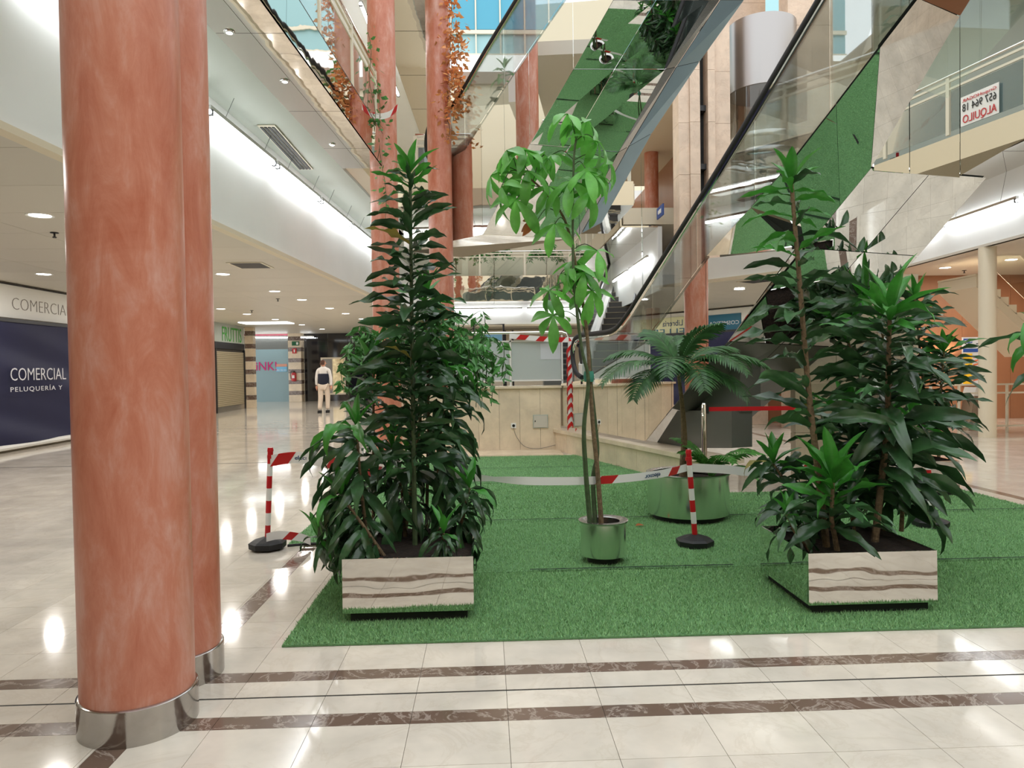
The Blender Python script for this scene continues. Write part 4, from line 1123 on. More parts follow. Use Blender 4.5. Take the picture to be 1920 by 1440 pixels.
# things on the pier
p = ony(551, 706, 35.3)
t = thing('fire_extinguisher', 'red fire extinguisher hanging on the banded marble pier', 'extinguisher', tuple(p))
MB().lathe([(.02, -.24), (.11, -.22), (.12, -.18), (.12, .12), (.09, .18), (.04, .2)], 20, p).build('cylinder', 'extinguisher', t, True)
MB().lathe([(.04, .2), (.04, .27)], 12, p).build('valve', 'black', t, True)
MB().tube([p + V(0, 0, .25), p + V(-.12, 0, .28), p + V(-.17, 0, .1), p + V(-.14, 0, -.12)], .015, 6).build('hose', 'black', t, True)
MB().box(p.x - .06, p.y - .125, p.z - .08, p.x + .06, p.y - .12, p.z + .06).build('label_plate', 'whitep', t)
def plate(name, px, py, w, h, m, label, y=35.36, sub=None):
    p = ony(px, py, y); t = thing(name, label, 'sign', tuple(p))
    MB().box(p.x - w / 2, y - .02, p.z - h / 2, p.x + w / 2, y + .03, p.z + h / 2).build('plate', m, t)
    if sub: MB().box(p.x + w * sub[0], y - .03, p.z - h * .3, p.x + w * sub[1], y - .02, p.z + h * .3).build('symbol', 'whitep', t)
plate('exit_sign', 554, 644, .34, .2, 'signgreen', 'green emergency exit sign on the banded pier', sub=(.12, .4))
plate('fire_sign', 552, 658, .2, .24, 'red', 'red fire equipment sign on the banded pier above the extinguisher', sub=(-.15, .15))
# white bright ceiling fixture over the teal shop
p = onz(500, 606, CZ - .02)
t = thing('ceiling_light_panel', 'bright white light panel in the hall ceiling before the teal shop', 'light', (p.x, p.y, CZ))
MB().box(p.x - .9, p.y - .5, CZ - .03, p.x + .9, p.y + .5, CZ + .0).build('diffuser', mat('panel_diffuser', (1, 1, 1), .5, emit=2.2, ecol=(.9, .97, 1)), t)

# hall downlights
def downlight(px, py, z, label, power=26, r=.115):
    p = onz(px, py, z)
    t = thing('downlight', label, 'light', (p.x, p.y, z), 'ceiling downlights')
    MB().lathe([(r, -.001), (r + .03, -.008), (r + .035, -.001)], 24, p, cap=False).build('trim_ring', 'white', t, True)
    MB().lathe([(r, -.002), (r * .98, -.004)], 24, p).build('diffuser', 'lamp', t, True)
    area('downlight_lamp', p + V(0, 0, -.03), r * 2, power, t)
names = {(75, 404): 'round downlight nearest the white fascia beside the terracotta columns', (82, 514): 'round downlight over the navy banner shop', (418, 514): 'round downlight just past the terracotta columns below the ceiling grille',
         (515, 546): 'round downlight second in the row under the white fascia', (566, 562): 'round downlight third in the row under the white fascia', (618, 578): 'round downlight fourth in the row under the white fascia',
         (414, 579): 'round downlight above the roller shutter', (463, 589): 'round downlight in front of the banded pier', (516, 599): 'round downlight before the teal shop window', (566, 609): 'round downlight before the banded pier with extinguisher',
         (604, 617): 'round downlight before the black shop front', (648, 588): 'round downlight above the walking person', (679, 598): 'round downlight close to the ficus leaves'}
for (px, py), lb in names.items(): downlight(px, py, CZ, lb)
for (x, y, lb) in ((-5.1, 5.5, 'round downlight hidden behind the terracotta columns'), (-7.4, 9.6, 'round downlight between banner and columns'), (-7.6, 17.5, 'round downlight behind the terracotta columns, deeper in the hall'), (-5.2, 11.2, 'round downlight concealed by the near columns')):
    t = thing('downlight', lb, 'light', (x, y, CZ), 'ceiling downlights')
    MB().lathe([(.115, -.002), (.11, -.004)], 24, (x, y, CZ)).build('diffuser', 'lamp', t, True)
    area('downlight_lamp', (x, y, CZ - .03), .23, 30, t)
p = onz(470, 497, CZ)
t = thing('ceiling_grille', 'dark rectangular air grille in the hall ceiling', 'vent', (p.x, p.y, CZ))
MB().box(p.x - .3, p.y - .35, CZ - .012, p.x + .3, p.y + .35, CZ - .002).build('frame', 'rail', t)
MB().box(p.x - .25, p.y - .3, CZ - .016, p.x + .25, p.y + .3, CZ - .012).build('slot', 'black', t)
for k, (px, py) in enumerate(((102, 436), (521, 560), (472, 582))):
    p = onz(px, py, CZ)
    t = thing('sprinkler', 'small dark sprinkler head hanging from the hall ceiling %s' % ('above the navy banner', 'between two downlights of the fascia row', 'near the roller shutter')[k], 'sprinkler', tuple(p), 'sprinklers')
    MB().lathe([(.05, -.01), (.05, 0)], 12, p).build('collar', 'dark', t, True); MB().lathe([(.02, -.07), (.03, -.06), (.012, -.05), (.012, -.01)], 8, p).build('nozzle', 'dark', t, True)
downlight(1772, 502, CR, 'round downlight under the fascia before the wood wall', 30)
p = onz(1808, 507, CR)
t = thing('sprinkler', 'small dark sprinkler beside the downlight before the wood wall', 'sprinkler', tuple(p), 'sprinklers')
MB().lathe([(.05, -.01), (.05, 0)], 12, p).build('collar', 'dark', t, True); MB().lathe([(.02, -.07), (.03, -.06), (.012, -.05), (.012, -.01)], 8, p).build('nozzle', 'dark', t, True)
for k, (x, y) in enumerate(((12.0, 11.0), (11.6, 15.5), (13.2, 16.2))):
    t = thing('downlight', 'round downlight %s' % ('outside the picture over the stairwell', 'behind the white column', 'over the cream staircase')[k], 'light', (x, y, CR), 'ceiling downlights')
    MB().lathe([(.115, -.002), (.11, -.004)], 24, (x, y, CR)).build('diffuser', 'lamp', t, True)
    area('downlight_lamp', (x, y, CR - .03), .23, 34, t, color=(1, .9, .78))

# ================================================================== WALKING PERSON
def person(loc, H):
    t = thing('person', 'person in white and navy pullover and beige trousers walking away in the hall', 'person', loc)
    k = H / 1.75
    def skin(name, pts, edges, radii, m, root=0):
        me = bpy.data.meshes.new(name)
        me.from_pydata([tuple(Vector(p) * k) for p in pts], edges, [])
        o = bpy.data.objects.new(name, me); COL.objects.link(o); o.parent = t
        md = o.modifiers.new('skin', 'SKIN'); md.use_smooth_shade = True
        for i, r in enumerate(radii):
            r = (r, r) if not isinstance(r, tuple) else r
            me.skin_vertices[0].data[i].radius = (r[0] * k, r[1] * k)
        me.skin_vertices[0].data[root].use_root = True
        s2 = o.modifiers.new('sub', 'SUBSURF'); s2.levels = 2; s2.render_levels = 2
        me.materials.append(M[m]); return o
    body = [(0, 0, .95), (0, 0, 1.12), (0, .01, 1.32), (0, 0, 1.47), (0, -.01, 1.56),
            (.18, .0, 1.43), (.235, .02, 1.15), (.25, -.02, .90), (-.18, .0, 1.43), (-.235, .0, 1.15), (-.24, .03, .92),
            (.10, 0, .92), (.11, .08, .52), (.11, .02, .10), (-.10, 0, .92), (-.10, -.02, .52), (-.12, -.14, .10)]
    ed = [(0, 1), (1, 2), (2, 3), (3, 4), (3, 5), (5, 6), (6, 7), (3, 8), (8, 9), (9, 10), (0, 11), (11, 12), (12, 13), (0, 14), (14, 15), (15, 16)]
    skin('body', body, ed, [(.15, .11), (.155, .115), (.17, .12), (.12, .09), .055, .07, .055, .045, .07, .055, .045, .10, .075, .05, .10, .075, .05], 'whitecloth')
    skin('trousers', [(0, 0, .93), (.10, 0, .88), (.11, .08, .52), (.11, .02, .10), (-.10, 0, .88), (-.10, -.02, .52), (-.12, -.14, .10)], [(0, 1), (1, 2), (2, 3), (0, 4), (4, 5), (5, 6)],
         [(.165, .125), .112, .088, .07, .112, .088, .07], 'beigecloth')
    skin('navy_panel', [(0, 0, .90), (0, 0, 1.0), (0, 0, 1.12), (0, .01, 1.27), (0, .01, 1.33)], [(0, 1), (1, 2), (2, 3), (3, 4)], [(.185, .14), (.19, .145), (.195, .15), (.21, .155), (.21, .155)], 'navycloth')
    MB().lathe([(.01, -.115), (.06, -.10), (.078, -.03), (.082, .03), (.07, .09), (.03, .115)], 20, tuple(Vector(loc) + V(0, -.01, 1.655) * k)).build('head', 'skin', t, True)
    MB().lathe([(.083, .0), (.09, .04), (.078, .095), (.035, .125), (.005, .13)], 20, tuple(Vector(loc) + V(-.012, .012 - .03, 1.655) * k)).build('hair', 'hair', t, True)
    MB().lathe([(.088, -.05), (.09, .02)], 20, tuple(Vector(loc) + V(-.022, -.03, 1.655) * k)).build('hair', 'hair', t, True)
    MB().tube([Vector(loc) + V(.07, .02, 1.66) * k, Vector(loc) + V(.105, .025, 1.645) * k], [.02 * k, .012 * k], 6).build('nose', 'skin', t, True)
    for sx, y0 in ((.25, -.02), (-.24, .03)):
        c = Vector(loc) + V(sx, y0, .84) * k
        MB().lathe([(.015, -.05), (.04, -.02), (.042, .04), (.03, .07)], 10, tuple(c)).build('hand', 'skin', t, True)
        for q in range(4): MB().tube([c + V(0, -.03 + .02 * q, -.04), c + V(0, -.03 + .02 * q, -.10 + .008 * abs(q - 1)) + V(-.01 * (1 if sx > 0 else -1), 0, 0)], [.011, .008], 5).build('finger', 'skin', t, True)
        MB().tube([c + V(0, .035, .02), c + V(0, .06, -.045)], [.012, .009], 5).build('thumb', 'skin', t, True)
    for x, y in ((.11, .02), (-.12, -.14)):
        c = Vector(loc) + V(x, y, 0) * k
        MB().slab([c + V(-.05, -.10, 0), c + V(.05, -.10, 0), c + V(.055, .12, 0), c + V(.03, .18, 0), c + V(-.03, .18, 0), c + V(-.055, .12, 0)], (0, 0, .09)).build('shoe', 'black', t)
    return t
pf = onz(608, 774)
person((pf.x, pf.y, 0), 1.86)

# ================================================================== RIGHT FIRST-FLOOR RAILING (seen in the mirror fascia) AND ENCLOSURE
rl = railing('side_gallery_railing', [(11.9, -.5), (10.2, 5.1), (9.0, 9.0)], 5.5, 'cream railing with grey panes reflected in the upright mirror fascia', 'gallery railings', gm='bluglass')
MB().slab([(11.95, -.6, 5.0), (10.15, 5.1, 5.0), (8.95, 9.0, 5.0), (16, 9, 5.0), (16, -.6, 5.0)], (0, 0, .45)).build('trim_side_slab', 'mirror_wavy')['kind'] = 'structure'
dv = (V(10.2, 5.1, 0) - V(11.9, -.5, 0)).normalized()
pc = V(10.40, 4.32, 5.80)
t = thing('rental_sign', 'white rental notice with red and black letters on the grey railing pane', 'sign', tuple(pc))
nv = V(-dv.y, dv.x, 0)
a = pc - dv * -.0 + nv * .02
MB().slab([pc + dv * .36 + V(0, 0, -.25), pc - dv * .36 + V(0, 0, -.25), pc - dv * .36 + V(0, 0, .25), pc + dv * .36 + V(0, 0, .25)], nv * .01).build('sheet', 'whitep', t)
sh_ = t.children[-1]
td = -dv if True else dv
for body, dz, hgt, m_, w in (('ALQUILO', -.21, .16, 'red', .64), ('657 964 18', -.01, .13, 'blackink', .64), ('GrupoHOGAR', .15, .07, 'red', .64)):
    lettering(body, .2, tuple(pc + dv * .33 + nv * .022 + V(0, 0, dz)), -dv, m_, sh_, width=w, height=hgt)
t = thing('barrier_post', 'red and white post on the side gallery with tape tied to the railing', 'post', (11.3, 2.4, 5.46), 'barrier posts')
MB().lathe([(.14, 0), (.14, .06), (.03, .07)], 8, (11.3, 2.4, 5.46)).build('base', 'black', t)
for k in range(5): MB().lathe([(.028, 0), (.028, .10)], 12, (11.3, 2.4, 5.53 + .10 * k)).build('band', 'red' if k % 2 == 0 else 'whitep', t, True)
wr2 = MB().box(15.9, -9, 0, 16.1, 44, 12.5).build('wall_outer', 'creampaint'); wr2['kind'] = 'structure'
MB().box(-16, -9.2, 0, 16, -9, 12.5).build('wall_rear', 'creampaint')['kind'] = 'structure'
MB().box(-16, -9, CZ + .1, 16, -3.5, 5.3).build('ceiling_rear', 'creampaint')['kind'] = 'structure'
MB().slab([(11.95, -3.5, 8.6), (10.0, 9, 8.6), (16, 9, 8.6), (16, -3.5, 8.6)], (0, 0, .3)).build('ceiling_side', 'ceiling')['kind'] = 'structure'
MB().box(8.8, 9, 8.6, 16, 31, 8.9).build('ceiling_side', 'ceiling')['kind'] = 'structure'
MB().box(12.5, -3, 5.45, 12.7, 19, 8.6).build('wall_side_gallery', 'greyceil')['kind'] = 'structure'

# ================================================================== PLANTERS AND POTS
def box_planter(x0, x1, y0, y1, z0, z1, label):
    t = thing('steel_planter', label, 'planter', ((x0 + x1) / 2, (y0 + y1) / 2, .016), 'square steel planters')
    th = .012
    MB().slab([(x0, y0 - .007, z0), (x1, y0 - .007, z0), (x1, y0, z1), (x0, y0, z1)], (0, th, 0)).build('front_panel', 'chrome_planter', t)
    MB().box(x0, y1 - th, z0, x1, y1, z1).build('back_panel', 'chrome_planter', t)
    for a in (x0, x1 - th): MB().box(a, y0 + th, z0, a + th, y1 - th, z1).build('side_panel', 'chrome', t)
    MB().box(x0 + th, y0 + th, z0 + .01, x1 - th, y1 - th, z1 - .05).build('soil', 'soil', t)
    MB().box(x0 + .04, y0 + .025, .016, x1 - .04, y1 - .04, z0 + .01).build('plinth', 'black', t)
    return t
LPY = 4.235
PL = dict(x0=ony(642, 1100, LPY).x, x1=ony(888, 1100, LPY).x, y0=LPY, z0=.072, z1=ony(765, 1046, LPY).z)
PL['y1'] = onz(893, 988, PL['z1']).y
box_planter(PL['x0'], PL['x1'], PL['y0'], PL['y1'], PL['z0'], PL['z1'], 'polished steel box planter under the tall dracaena beside the terracotta columns')
RPY = 4.16
PR = dict(x0=ony(1516, 1100, RPY).x, x1=ony(1757, 1100, RPY).x, y0=RPY, z0=.072, z1=ony(1640, 1035, RPY).z)
PR['y1'] = onz(1433, 986, PR['z1']).y
box_planter(PR['x0'], PR['x1'], PR['y0'], PR['y1'], PR['z0'], PR['z1'], 'polished steel box planter with big dracaenas showing its dark green side')
BPY = 7.75
PB = dict(x0=ony(1632, 900, BPY).x, x1=ony(1799, 900, BPY).x, y0=BPY, y1=BPY + 1.0, z0=ony(1700, 922, BPY).z, z1=ony(1700, 866, BPY).z)
PB['z0'] = .075
box_planter(PB['x0'], PB['x1'], PB['y0'], PB['y1'], PB['z0'], PB['z1'], 'steel box planter standing at the far corner of the carpet')
box_planter(4.35, 5.15, 4.4, 5.2, .06, .46, 'steel box planter outside the picture edge')

def round_pot(px, ytop, ybot, y, r, label, rim=.02):
    c = ony(px, ytop, y); x = c.x
    zt = onz(px, ytop, 0).z
    z1 = ony(px, ytop, y).z; z0 = .07
    t = thing('round_pot', label, 'pot', (x, y, .016), 'round steel pots')
    MB().lathe([(r, z0), (r, z1 - .012)], 48, (x, y, 0), cap=False).build('shell', 'pot', t, True)
    MB().lathe([(r, z1 - .015), (r + .012, z1 - .012), (r + .014, z1), (r - .02, z1 + .004), (r - .05, z1 - .008), (r - .05, z1 - .06)], 48, (x, y, 0), cap=False).build('rim', 'steel', t, True)
    MB().lathe([(r - .05, z1 - .07), (.01, z1 - .065)], 40, (x, y, 0)).build('soil', 'soil', t, True)
    MB().lathe([(r - .05, .016), (r - .05, z0), (r, z0)], 40, (x, y, 0)).build('plinth', 'black', t, True)
    return V(x, y, z1 - .065)
POT1 = round_pot(1131, 974, 1062, 5.45, .175, 'small round steel pot of the money tree')
POT2 = round_pot(1290, 884, 990, 6.95, .39, 'big round steel pot of the palm beside the red and white post')

# ================================================================== PLANTS
def leaf_mesh(name, m, bend, wid, fold=.25, wav=.0, tw=0.0, n=11, wpos=.42, base=.16, power=1.4):
    vs, fs = [], []
    x = z = 0.0; ang = 0.0
    for i in range(n):
        t = i / (n - 1)
        if i:
            a = -bend * (t ** power)
            x += math.cos(a) / (n - 1); z += math.sin(a) / (n - 1)
        if t < wpos: w = base + (1 - base) * math.sin(t / wpos * math.pi / 2) ** 1.2
        else: w = max(0.03, math.cos((t - wpos) / (1 - wpos) * math.pi / 2) ** .75)
        w *= wid / 2
        a = -bend * (t ** power)
        up = (-math.sin(a), 0, math.cos(a))
        tt = tw * t
        for s in (-1, -.5, 0, .5, 1):
            yy = s * w; hh = abs(s) * w * fold * 2 * (1 - .4 * t) + (wav * math.sin(t * 15 + s * 1.3) * w if abs(s) == 1 else 0)
            y2 = yy * math.cos(tt) - hh * math.sin(tt); h2 = yy * math.sin(tt) + hh * math.cos(tt)
            vs.append((x + up[0] * h2, y2, z + up[2] * h2))
    for i in range(n - 1):
        for k in range(4):
            a = i * 5 + k; fs.append((a, a + 5, a + 6, a + 1))
    me = bpy.data.meshes.new(name); me.from_pydata(vs, [], fs); me.materials.append(M[m])
    me.polygons.foreach_set('use_smooth', [True] * len(me.polygons)); me.update()
    return me
DR_FLAT = [leaf_mesh('leaf', 'leaf', b, w, .30, wv, tw, power=p) for b, w, wv, tw, p in ((.5, .17, .5, .4, 1.4), (.8, .18, .6, -.7, 1.6), (.25, .16, .5, .8, 2), (.6, .19, .7, -.3, 1.2), (1.0, .17, .5, 1.0, 2.2), (.9, .18, .6, -1.1, 1.5))]
DR_DROOP = [leaf_mesh('leaf', 'leaf', b, w, .18, wv, tw, power=p) for b, w, wv, tw, p in ((1.9, .15, .4, .6, .9), (2.2, .16, .5, -.8, 1.2), (1.6, .14, .4, 1.0, .8), (2.4, .16, .5, -.4, 1.5), (1.4, .16, .5, .5, 1.2), (2.0, .15, .4, -1.2, 1.0))]
DR_ARCH = [leaf_mesh('leaf', 'leaf', b, w, .28, wv, tw, power=p) for b, w, wv, tw, p in ((1.1, .20, .35, .3, 1.2), (.9, .22, .4, -.4, 1.4), (1.3, .20, .3, .4, 1.0), (.7, .21, .4, .8, 1.8), (1.5, .21, .3, -.6, 1.3), (.6, .20, .5, -.5, 2.2))]
DR_UP = [leaf_mesh('leaf', 'leaf', b, w, .35, .1, tw, power=1.5) for b, w, tw in ((.3, .24, .2), (.15, .25, -.2), (.5, .22, .1))]
PACH = [leaf_mesh('leaflet', 'pachira', b, w, .16, .08, tw, 9, .55, .12, 1.0) for b, w, tw in ((.5, .29, .1), (.9, .31, -.1), (1.2, .28, .2))]

def orient(p, az, el, roll, L, wsc=1.0):
    return Matrix.Translation(p) @ Matrix.Rotation(az, 4, 'Z') @ Matrix.Rotation(-el, 4, 'Y') @ Matrix.Rotation(roll, 4, 'X') @ Matrix.Diagonal((L, L * wsc, L, 1))

def cane_plant(name, base, top, label, z_from, n, L, el, meshes, group='dracaenas', mid=None, r=.018, topn=6, Ltop=.3, fresh=.22, az0=0.0, wsc=1.0, cat='plant', azlim=None, m_stem='bark', jit=.12):
    """a cane with leaves set spirally from height z_from (0..1) to its tip"""
    base, top = Vector(base), Vector(top)
    t = thing(name, label, cat, tuple(base), group)
    md = mid if mid is not None else lerp(base, top, .5) + V(random.uniform(-.03, .03), random.uniform(-.03, .03), 0)
    path = smooth_path([base, lerp(base, md, .5), Vector(md), lerp(Vector(md), top, .5), top], 5)
    MB().tube(path, [lerp(r, r * .55, i / (len(path) - 1)) for i in range(len(path))], 8).build('stem', m_stem, t, True)
    def pos(u):
        x = u * (len(path) - 1); i = min(int(x), len(path) - 2); return lerp(path[i], path[i + 1], x - i)
    az = az0 or random.uniform(0, 6)
    for i in range(n):
        u = z_from + (1 - z_from) * (i + .5) / n
        k = (i + .5) / n
        az += 2.39996 + random.uniform(-.35, .35)
        a = az
        if azlim: a = azlim[0] + (az % 6.283) / 6.283 * (azlim[1] - azlim[0])
        l = L(k) * random.uniform(.66, 1.16); e = el(k) + random.uniform(-jit, jit) * 2.6
        o = place('leaf', random.choice(meshes), orient(pos(u), a, e, random.uniform(-.7, .7), l, wsc * random.uniform(.85, 1.15)), t)
        if k > 1 - fresh and random.random() < .7:
            o.material_slots[0].link = 'OBJECT'; o.material_slots[0].material = M['leaf_new']
        elif random.random() < .02 and l < .34:
            o.material_slots[0].link = 'OBJECT'; o.material_slots[0].material = M['leaf_tip']
    for i in range(topn):
        e = R(80 - i * 9); az += 2.39996
        o = place('leaf', random.choice(DR_UP), orient(top, az, e, 0, Ltop * random.uniform(.8, 1.1), wsc), t)
        o.material_slots[0].link = 'OBJECT'; o.material_slots[0].material = M['leaf_new']
    return t

zs = PL['z1'] - .06
G1 = 'dracaenas in the planter by the columns'
# tall one
ly = 4.75
cane_plant('tall_dracaena', V(ony(778, 1010, ly).x, ly, zs), ony(769, 325, ly), 'tall slender dracaena with horizontal leaves all along its cane', .2, 150,
           lambda k: .42 - .20 * max(0, k - .6) / .4 - .03 * (1 - k), lambda k: R(14) + R(12) * k, DR_FLAT, G1, topn=5, Ltop=.24, fresh=.1, wsc=1.12, m_stem='greenstem')
# lower bushy ones
def bush(px0, px1, py1, y0, y1, label, n, L, el=.5, meshes=DR_DROOP, zf=.14, grp=G1, azlim=None, wsc=1.0, topn=4, zs_=None, Lt=.22, r=.014, ph=1.0):
    n = int(n * 1.3)
    zz = zs if zs_ is None else zs_
    top = ony(px1, py1, y1)
    b = V(ony(px0, 1010, y0).x, y0, zz)
    return cane_plant('bushy_dracaena', b, top, label, zf, n, lambda k: L * (1.05 - .25 * k), lambda k: el - .7 * (1 - k), meshes, grp, topn=topn, Ltop=Lt, azlim=azlim, wsc=wsc, r=r, fresh=.08)
bush(690, 668, 800, 4.7, 4.55, 'bushy dracaena drooping towards the red and white post by the hall', 40, .50, .55, azlim=(R(100), R(300)))
bush(720, 640, 930, 4.5, 4.45, 'low dracaena hanging its leaves over the planter corner by the columns', 30, .40, .35, azlim=(R(120), R(290)))
bush(670, 598, 1010, 4.55, 4.5, 'small dark dracaena shoot leaning out beside the planter', 14, .26, .4)
bush(760, 735, 840, 5.0, 4.95, 'bushy dracaena filling the middle of the planter by the columns', 44, .44, .6)
bush(820, 838, 690, 5.0, 5.05, 'leafy dracaena whose drooping leaves face the marble wall', 48, .44, .6, azlim=(R(-110), R(110)), zf=.2)
bush(850, 880, 915, 4.8, 4.75, 'low dracaena with leaves hanging over the carpet side of the planter', 26, .32, .45, azlim=(R(-120), R(100)))
bush(830, 832, 1000, 4.45, 4.40, 'short young dracaena hanging over the front rim of the planter', 16, .26, .3, azlim=(R(-150), R(-20)))
bush(700, 700, 700, 5.1, 5.15, 'upright dracaena behind the tall one with lighter leaves', 40, .34, .7, DR_ARCH, .3, topn=6, Lt=.3)
bush(800, 798, 560, 5.2, 5.2, 'second tall dracaena partly hidden behind the tallest one', 46, .34, .6, DR_ARCH, .3, topn=6, Lt=.26)
# ficus: twiggy shrub with small leaves
def ficus(label, base, cpos, rad, n, seed, m='ficus', size=.055, twigs=26, grp='shrubs', hang=.35):
    rs = np.random.RandomState(seed)
    base = Vector(base); cpos = Vector(cpos)
    t = thing('ficus_shrub', label, 'plant', tuple(base), grp)
    MB().tube([base, lerp(base, cpos, .6) + V(.03, .02, 0), cpos], [.02, .014, .008], 6).build('stem', 'bark', t, True)
    tw, lf = MB(), MB()
    for i in range(twigs):
        d = Vector(rs.normal(0, 1, 3)); d.z = abs(d.z) * .6 + .1; d.normalize()
        e = cpos + V(d.x * rad[0], d.y * rad[1], d.z * rad[2] - .1) * rs.uniform(.75, 1.1)
        s0 = lerp(base, cpos, rs.uniform(.55, 1))
        md = lerp(s0, e, .55) + V(0, 0, .12)
        e2 = e - V(0, 0, hang * rs.uniform(.3, 1))
        pth = smooth_path([s0, md, e, e2], 5)
        tw.tube(pth, .003, 4)
        for j in range(n // twigs):
            q = pth[int(rs.uniform(.3, 1) * (len(pth) - 1))] + Vector(rs.normal(0, .012, 3))
            a = rs.uniform(0, 6.28); dd = V(math.cos(a), math.sin(a), -rs.uniform(.3, 1.3)).normalized(); sd = dd.cross(V(rs.normal(), rs.normal(), 1)).normalized()
            Ls = size * rs.uniform(.8, 1.4); w = Ls * .24
            nn = dd.cross(sd)
            lf.add([q, q + dd * Ls * .4 + sd * w + nn * .008, q + dd * Ls, q + dd * Ls * .4 - sd * w + nn * .008, q + dd * Ls * .5 - nn * .003], [(0, 1, 4), (1, 2, 4), (2, 3, 4), (3, 0, 4)])
    tw.build('twig', 'greenstem', t, kind='stuff'); lf.build('foliage', m, t, kind='stuff')
    return t
ficus('light green weeping ficus spreading behind the tall dracaena', V(ony(760, 1000, 5.3).x, 5.3, zs), ony(792, 665, 5.5), (.60, .42, .58), 1500, 3, size=.08, twigs=60, hang=.42)

# right planter
zr = PR['z1'] - .06
G2 = 'dracaenas in the planter with the green side'
cane_plant('tall_dracaena', V(ony(1550, 1010, 4.5).x, 4.5, zr), ony(1484, 345, 4.75), 'tallest dracaena with sparse arching leaves in front of the escalator skirt', .34, 60,
           lambda k: .46 - .16 * max(0, k - .55) / .45, lambda k: R(28) - R(8) * k, DR_ARCH[:2] + DR_ARCH[3:4] + DR_FLAT, G2, mid=ony(1515, 720, 4.6), topn=6, Ltop=.3, fresh=.3, wsc=1.05, r=.024)
cane_plant('broad_dracaena', V(ony(1640, 1010, 4.6).x, 4.6, zr), ony(1668, 590, 4.7), 'broad dracaena with long dark leaves reaching towards the wood wall', .22, 90,
           lambda k: .56 - .10 * k, lambda k: R(6) + R(26) * k, DR_ARCH, G2, topn=7, Ltop=.42, fresh=.14, r=.024)
cane_plant('young_dracaena', V(ony(1570, 1010, 4.4).x, 4.4, zr), ony(1562, 905, 4.4), 'bright young dracaena rosette low in the planter with the green side', .3, 26,
           lambda k: .44, lambda k: R(2) + R(50) * k, DR_ARCH, G2, topn=6, Ltop=.38, fresh=.6)
cane_plant('broad_dracaena', V(ony(1530, 1010, 4.8).x, 4.8, zr), ony(1450, 870, 4.9), 'dark dracaena drooping beside the big round pot', .3, 44,
           lambda k: .40, lambda k: R(-15) + R(45) * k, DR_DROOP + DR_ARCH, G2, topn=5, Ltop=.25, fresh=.05, r=.014)
cane_plant('broad_dracaena', V(ony(1600, 1010, 4.9).x, 4.9, zr), ony(1590, 780, 5.0), 'dense dracaena in the middle of the planter with the green side', .25, 56,
           lambda k: .46, lambda k: R(-5) + R(40) * k, DR_ARCH + DR_FLAT, G2, topn=5, Ltop=.3, fresh=.1, r=.018)
cane_plant('broad_dracaena', V(ony(1690, 1010, 4.9).x, 4.9, zr), ony(1712, 790, 5.0), 'dracaena leaning out over the far red and white post', .2, 50,
           lambda k: .46, lambda k: R(-18) + R(40) * k, DR_ARCH, G2, topn=5, Ltop=.3, fresh=.1, r=.016)
cane_plant('young_dracaena', V(ony(1520, 1010, 4.4).x, 4.4, zr), ony(1475, 965, 4.4), 'short dracaena shoot hanging over the corner of the green-sided planter', .3, 16,
           lambda k: .28, lambda k: R(-10) + R(40) * k, DR_DROOP, G2, topn=4, Ltop=.2, fresh=.05, r=.012)
# far planter
zb = PB['z1'] - .06
G3 = 'dracaenas in the far corner planter'
for k, (px, pt, pyt, dy, lb, n) in enumerate(((1690, 1650, 600, .3, 'dense dark dracaena in the far corner planter below the mirrored underside', 80), (1760, 1770, 660, .45, 'dark dracaena of the far corner planter nearest the wood wall', 70), (1680, 1590, 640, .6, 'dark dracaena of the far corner planter against the marble support', 64), (1740, 1715, 560, .7, 'tallest dracaena of the far corner planter', 70))):
    cane_plant('broad_dracaena', V(ony(px, 860, BPY + dy).x, BPY + dy, zb), ony(pt, pyt, BPY + dy), lb, .22, n, lambda k: .50, lambda k: R(-5) + R(32) * k, DR_ARCH + DR_FLAT, G3, topn=6, Ltop=.34, fresh=.06, r=.02)
# plant at the picture edge
cane_plant('broad_dracaena', V(4.5, 4.6, .40), V(3.52, 4.4, 1.66), 'dracaena reaching into the picture from beyond its edge', .55, 22, lambda k: .44, lambda k: R(0) + R(30) * k, DR_DROOP, 'dracaenas at the picture edge', topn=4, Ltop=.25, azlim=(R(120), R(240)), r=.016)

# money tree
t = thing('money_tree', 'slender money tree with three twisted stems and hand-shaped light green leaves', 'plant', tuple(POT1))
py_ = 5.45
def P5(px, py, dy=0.0): return ony(px, py, py_ + dy)
stems = [[(1108, 975), (1098, 880), (1095, 800), (1103, 712), (1090, 650), (1076, 520), (1074, 400), (1076, 300), (1080, 262)],
         [(1128, 978), (1120, 880), (1112, 800), (1106, 710), (1100, 620), (1084, 520), (1062, 420), (1030, 370), (1000, 340), (968, 318)],
         [(1116, 976), (1112, 900), (1120, 850), (1116, 790), (1108, 712), (1104, 650), (1080, 560), (1070, 520)]]
for k, s_ in enumerate(stems):
    pts = [P5(px, py, .04 * (k - 1) + .1 * i / 9 * (k - 1)) for i, (px, py) in enumerate(s_)]
    pts[0].z = POT1.z - .01; pts[0].y = py_ + .02 * (k - 1)
    pth = smooth_path(pts, 5)
    nn = len(pth)
    MB().tube(pth, [lerp(.020, .008, min(1, i / nn * 1.3)) for i in range(nn)], 8).build('stem', 'bark' if k == 1 else 'greenstem', t, True)
MB().lathe([(.035, -.04), (.042, 0), (.035, .04)], 10, P5(1104, 706)).build('plant_tie', mat('green_tie', srgb(60, 140, 120), .6), t, True)
